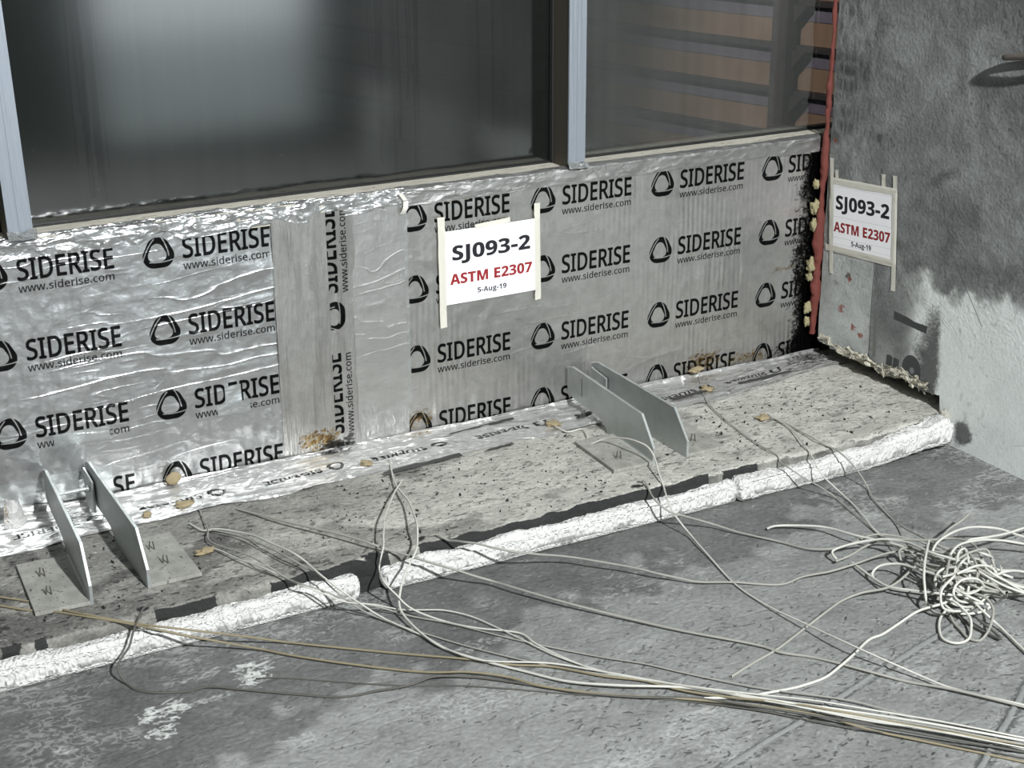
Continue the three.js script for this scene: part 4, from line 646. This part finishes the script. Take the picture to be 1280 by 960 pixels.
const TANGLE = [
  ['pale', 'pale cable whose free end lies farthest left of the tangle', [[2290, -75, 843], [2303, -69, 849], [2348, -67, 873], [2401, -59, 933], [2422, -49, 1020], [2453, -39, 1107], [2471, -29, 1199], [2492, -19, 1310], [2525, -29, 1380], [2588, -49, 1445]]],
  ['pale', 'pale cable bending sharply back at the left edge of the tangle', [[2323, -69, 1074], [2327, -59, 1050], [2375, -49, 1055], [2437, -29, 1101], [2461, -19, 1153], [2448, 1, 1260], [2474, 1, 1325], [2493, -9, 1361], [2518, -29, 1412], [2568, -49, 1464]]],
  ['grey', 'grey cable doubling the sharp bend at the left edge of the tangle', [[2317, -71, 1076], [2355, -64, 1080], [2413, -59, 1068], [2463, -49, 1074], [2534, -29, 1161], [2575, -19, 1197], [2580, -9, 1257], [2552, -9, 1314], [2546, -29, 1346], [2557, -39, 1394], [2597, -49, 1436]]],
  ['pale', 'pale cable making the flat oval loop left of the tangle', [[2436, -49, 1399], [2417, -59, 1354], [2394, -69, 1306], [2343, -73, 1238], [2337, -64, 1185], [2361, -49, 1179], [2397, -39, 1207], [2404, -29, 1266], [2409, -19, 1336], [2396, -19, 1409], [2430, -39, 1439]]],
  ['pale', 'pale cable hanging upright across the left side of the tangle', [[2501, -9, 1194], [2424, 1, 1265], [2381, -9, 1307], [2353, -29, 1342], [2342, -59, 1368], [2347, -71, 1385], [2364, -75, 1399]]],
  ['grey', '', [[2523, -19, 1251], [2451, 1, 1313], [2408, -9, 1349], [2392, -29, 1355], [2380, -59, 1359]]],
  ['pale', 'pale cable making the round loop below the tangle', [[2391, -69, 1384], [2349, -75, 1404], [2314, -76, 1436], [2287, -76, 1478], [2298, -76, 1504], [2329, -75, 1508], [2362, -71, 1485], [2381, -59, 1462], [2386, -49, 1435], [2381, -39, 1402]]],
  ['grey', 'grey cable making the wider loop below the tangle', [[2380, -69, 1391], [2361, -76, 1433], [2348, -77, 1473], [2340, -77, 1502], [2350, -76, 1521], [2385, -71, 1511], [2420, -59, 1489], [2448, -49, 1462], [2455, -39, 1431], [2447, -39, 1404]]],
  ['pale', 'pale cable arching highest over the top right of the tangle', [[2496, -29, 1213], [2524, -19, 1198], [2569, -9, 1191], [2611, -9, 1185], [2666, -19, 1176], [2728, -29, 1198], [2766, -39, 1248], [2847, -59, 1303]]],
  ['pale', 'pale cable leaving the tangle flat to the right, below the top arch', [[2440, -29, 1323], [2485, -9, 1281], [2530, 1, 1262], [2615, -9, 1253], [2691, -29, 1254], [2736, -39, 1276], [2821, -59, 1328]]],
  ['pale', 'pale cable rising off to the right out of the top of the tangle', [[2557, -19, 1242], [2606, -19, 1224], [2662, -19, 1236], [2736, -29, 1228], [2787, -29, 1226], [2950, -49, 1207]]],
  ['grey', 'grey cable with its free end standing up above the tangle', [[2725, -29, 1101], [2683, -34, 1114], [2634, -39, 1126], [2541, -39, 1177], [2419, -49, 1230], [2324, -59, 1257], [2261, -67, 1236], [2197, -69, 1241], [2161, -71, 1251], [2057, -76, 1287], [1941, -79, 1329], [1857, -79, 1351], [1786, -79, 1372]]],
  ['pale', 'pale cable running from the foot of the tangle down to the bundle', [[2400, -49, 1383], [2381, -54, 1384], [2305, -59, 1377], [2240, -71, 1384], [2184, -77, 1394], [2148, -77, 1397], [2065, -71, 1438], [2005, -67, 1466], [1952, -74, 1478], [1890, -79, 1474], [1831, -75, 1470], [1759, -75, 1454], [1683, -75, 1419]]],
  ['pale', 'pale cable slanting from the tangle centre to the right picture edge', [[2535, -9, 1324], [2512, -9, 1380], [2539, -29, 1411], [2568, -49, 1464], [2598, -59, 1533]]],
  ['pale', 'pale cable running from the tangle steeply to the lower right', [[2427, -39, 1407], [2420, -49, 1455], [2431, -71, 1499], [2405, -75, 1601], [2383, -79, 1691]]],
  ['dark', 'dark cable folded under the lower right of the tangle', [[2390, -71, 1401], [2387, -76, 1456], [2395, -73, 1544], [2400, -69, 1511], [2402, -64, 1464]]],
  ['pale', '', [[2448, -29, 1291], [2398, -19, 1419], [2450, -29, 1410], [2525, -29, 1380], [2581, -29, 1375], [2646, -49, 1377], [2692, -59, 1446]]],
  ['grey', '', [[2444, -59, 1165], [2444, -39, 1157], [2461, -29, 1165], [2467, -19, 1230], [2455, -9, 1320], [2461, -19, 1380], [2501, -39, 1417], [2590, -59, 1433]]],
  ['pale', '', [[2407, -29, 1373], [2429, -49, 1417], [2473, -64, 1432], [2430, -69, 1436], [2389, -69, 1412], [2384, -59, 1370], [2398, -39, 1332], [2453, -19, 1297], [2521, -9, 1283], [2560, -9, 1295]]],
  ['grey', '', [[2473, 1, 1316], [2517, 11, 1316], [2571, 1, 1314], [2575, -19, 1328], [2578, -49, 1348], [2589, -59, 1351]]],
  ['pale', '', [[2418, -9, 1364], [2461, 1, 1328], [2492, 11, 1302], [2516, 11, 1296], [2496, 1, 1329], [2465, -19, 1368], [2434, -39, 1397]]],
  ['grey', '', [[2452, -29, 1398], [2477, -9, 1379], [2504, 1, 1343], [2519, 1, 1295], [2475, -9, 1294], [2428, -29, 1326], [2404, -49, 1368]]],
  ['pale', '', [[2349, -71, 1100], [2335, -67, 1181], [2325, -59, 1253], [2347, -49, 1309], [2378, -39, 1366], [2413, -39, 1394], [2486, -39, 1395], [2542, -49, 1396], [2635, -59, 1427]]],
  ['grey', '', [[2424, -49, 1279], [2399, -49, 1338], [2403, -59, 1381], [2441, -59, 1403], [2490, -49, 1408], [2540, -59, 1414], [2623, -69, 1439]]],
  ['pale', '', [[2414, 6, 1375], [2487, 7, 1370], [2546, -22, 1365], [2524, -42, 1394], [2476, -71, 1400], [2381, -56, 1427], [2336, -38, 1420], [2337, -6, 1408], [2402, 8, 1381]]],
  ['pale', '', [[2451, -48, 1378], [2433, -29, 1365], [2447, -13, 1342], [2453, 16, 1351], [2525, -8, 1315], [2536, -11, 1340], [2540, -31, 1358], [2544, -65, 1352], [2505, -69, 1364]]],
  ['grey', '', [[2470, -8, 1477], [2497, -42, 1449], [2505, -59, 1407], [2516, -70, 1345], [2517, -62, 1298], [2514, -44, 1281], [2498, -17, 1311], [2479, 5, 1370], [2491, -4, 1410]]],
  ['pale', '', [[2518, -2, 1294], [2534, 2, 1306], [2533, 11, 1333], [2551, 3, 1338], [2584, -22, 1322], [2589, -36, 1320], [2583, -46, 1317], [2577, -59, 1305], [2563, -65, 1294]]],
  ['pale', '', [[2424, -53, 1433], [2411, -60, 1413], [2392, -55, 1394], [2405, -64, 1349], [2402, -49, 1330], [2406, -32, 1319], [2411, -13, 1322], [2436, -8, 1322], [2449, 0, 1343]]],
  ['pale', '', [[2556, -10, 1375], [2560, -31, 1372], [2556, -47, 1361], [2557, -63, 1335], [2558, -71, 1304], [2557, -68, 1278], [2543, -47, 1271], [2538, -26, 1270], [2567, -26, 1252]]],
  ['pale', '', [[2369, 10, 1375], [2435, -4, 1359], [2460, 3, 1376], [2504, -20, 1356], [2511, -34, 1350], [2509, -57, 1329], [2475, -68, 1320], [2402, -53, 1341], [2362, -53, 1335]]],
  ['pale', '', [[2470, -57, 1400], [2428, -53, 1411], [2400, -45, 1406], [2375, -18, 1410], [2391, -5, 1399], [2412, 6, 1402], [2438, 4, 1411], [2471, -22, 1404], [2482, -51, 1397]]],
  ['pale', '', [[2559, -49, 1154], [2545, -32, 1215], [2523, -21, 1288], [2544, -20, 1327], [2559, -31, 1363], [2594, -48, 1379]]],
  ['grey', '', [[2502, -49, 1192], [2497, -32, 1258], [2506, -21, 1295], [2519, -20, 1341], [2551, -31, 1361], [2587, -48, 1371]]],
  ['grey', '', [[2451, -49, 1226], [2438, -32, 1287], [2445, -21, 1339], [2456, -20, 1381], [2488, -31, 1394], [2520, -48, 1410]]],
  ['grey', '', [[2502, -49, 1211], [2484, -32, 1284], [2470, -21, 1343], [2475, -20, 1392], [2502, -31, 1412], [2517, -48, 1437]]],
  ['pale', '', [[2522, -49, 1171], [2498, -32, 1239], [2487, -21, 1302], [2505, -20, 1344], [2531, -31, 1372], [2572, -48, 1391]]],
  ['grey', '', [[2426, -49, 1223], [2423, -32, 1283], [2428, -21, 1341], [2442, -21, 1373], [2465, -31, 1411], [2515, -48, 1417]]],
  ['grey', '', [[2460, -49, 1167], [2448, -32, 1250], [2458, -21, 1310], [2463, -20, 1359], [2504, -31, 1375], [2541, -48, 1410]]],
  ['grey', '', [[2442, -49, 1202], [2431, -32, 1274], [2434, -21, 1337], [2459, -21, 1375], [2507, -31, 1403], [2554, -48, 1417]]],
  ['pale', '', [[2527, -49, 1183], [2529, -32, 1239], [2524, -21, 1301], [2539, -20, 1326], [2567, -31, 1354], [2628, -48, 1356]]],
];
const cableTex = heightTexture(64, 64, (u, v) => 0.5 + 0.5 * Math.sin(u * 40 + v * 18));
const cableMat = { pale: std({ color: 0xc2c2ba, roughness: 0.7, bumpMap: cableTex, bumpScale: 0.0004 }), grey: std({ color: 0x97978f, roughness: 0.75, bumpMap: cableTex, bumpScale: 0.0004 }), brown: std({ color: 0x877e66, roughness: 0.75, bumpMap: cableTex, bumpScale: 0.0004 }), dark: std({ color: 0x55544f, roughness: 0.75, bumpMap: cableTex, bumpScale: 0.0004 }) };
const cableLabel = {
  long_a: 'long grey cable running nearly straight from the flashing across the middle of the floor',
  hole_a: 'grey cable bent out of the hole before the slotted bracket, running to the tangle',
  over_bracket: 'pale cable arched over the base of the slotted bracket',
  hole_b: 'grey cable from the ledge lip hole right of the gap, running level to the tangle',
  loop_c: 'grey cable hanging in an S over the ledge lip right of the gap',
  loop_d: 'thin grey cable dropping over the gap in the fibre strips beside the S-shaped one',
  fan_a: 'pale cable arching highest out of the fan of four beside the second bracket',
  fan_b: 'thin grey cable of the bracket-side fan that leaves the bundle uppermost',
  fan_c: 'lowest thin grey cable of the fan beside the second bracket, nearest the loose dusty pad',
  fan_d: 'middle thin grey cable of the fan beside the second bracket',
  brown_a: 'upper of two brownish cables passing under the leftmost bracket',
  brown_b: 'lower of two brownish cables passing under the leftmost bracket',
  black_loop: 'dark cable out of the leftmost hole, curled into a hook on the floor',
  thin_black: 'thin dark cable lying flat on the floor beside the spilled plaster',
  lip_a: 'grey cable from the pad beside the right dark strip, over the right-hand fibre strip',
  lip_b: 'pale cable from the scorched loose pad over the right-hand fibre strip, left of its neighbour',
  lip_c: 'grey cable from the scorched loose pad, rightmost over the right-hand fibre strip',
};
for (const [k, [radius, tone, pts]] of Object.entries(CABLES)) tag(mesh('cable', tube(pts.map((p) => p.map((v) => v / 1000)), radius * (k.startsWith('fan') ? 0.58 : 0.7), pts.length * 6 + 20, 8), cableMat[tone]), cableLabel[k], 'cable');
for (const [tone, label, pts] of TANGLE) {
  const o = mesh('cable', tube(pts.map((p) => p.map((v) => v / 1000)), 0.0031, pts.length * 6 + 20, 8), cableMat[tone]);
  if (label) tag(o, label, 'cable'); else tag(o, 'short cable twisted inside the loose tangle before the right wall', 'cable', 'cables inside the tangle');
}

renderer.render(scene, camera);
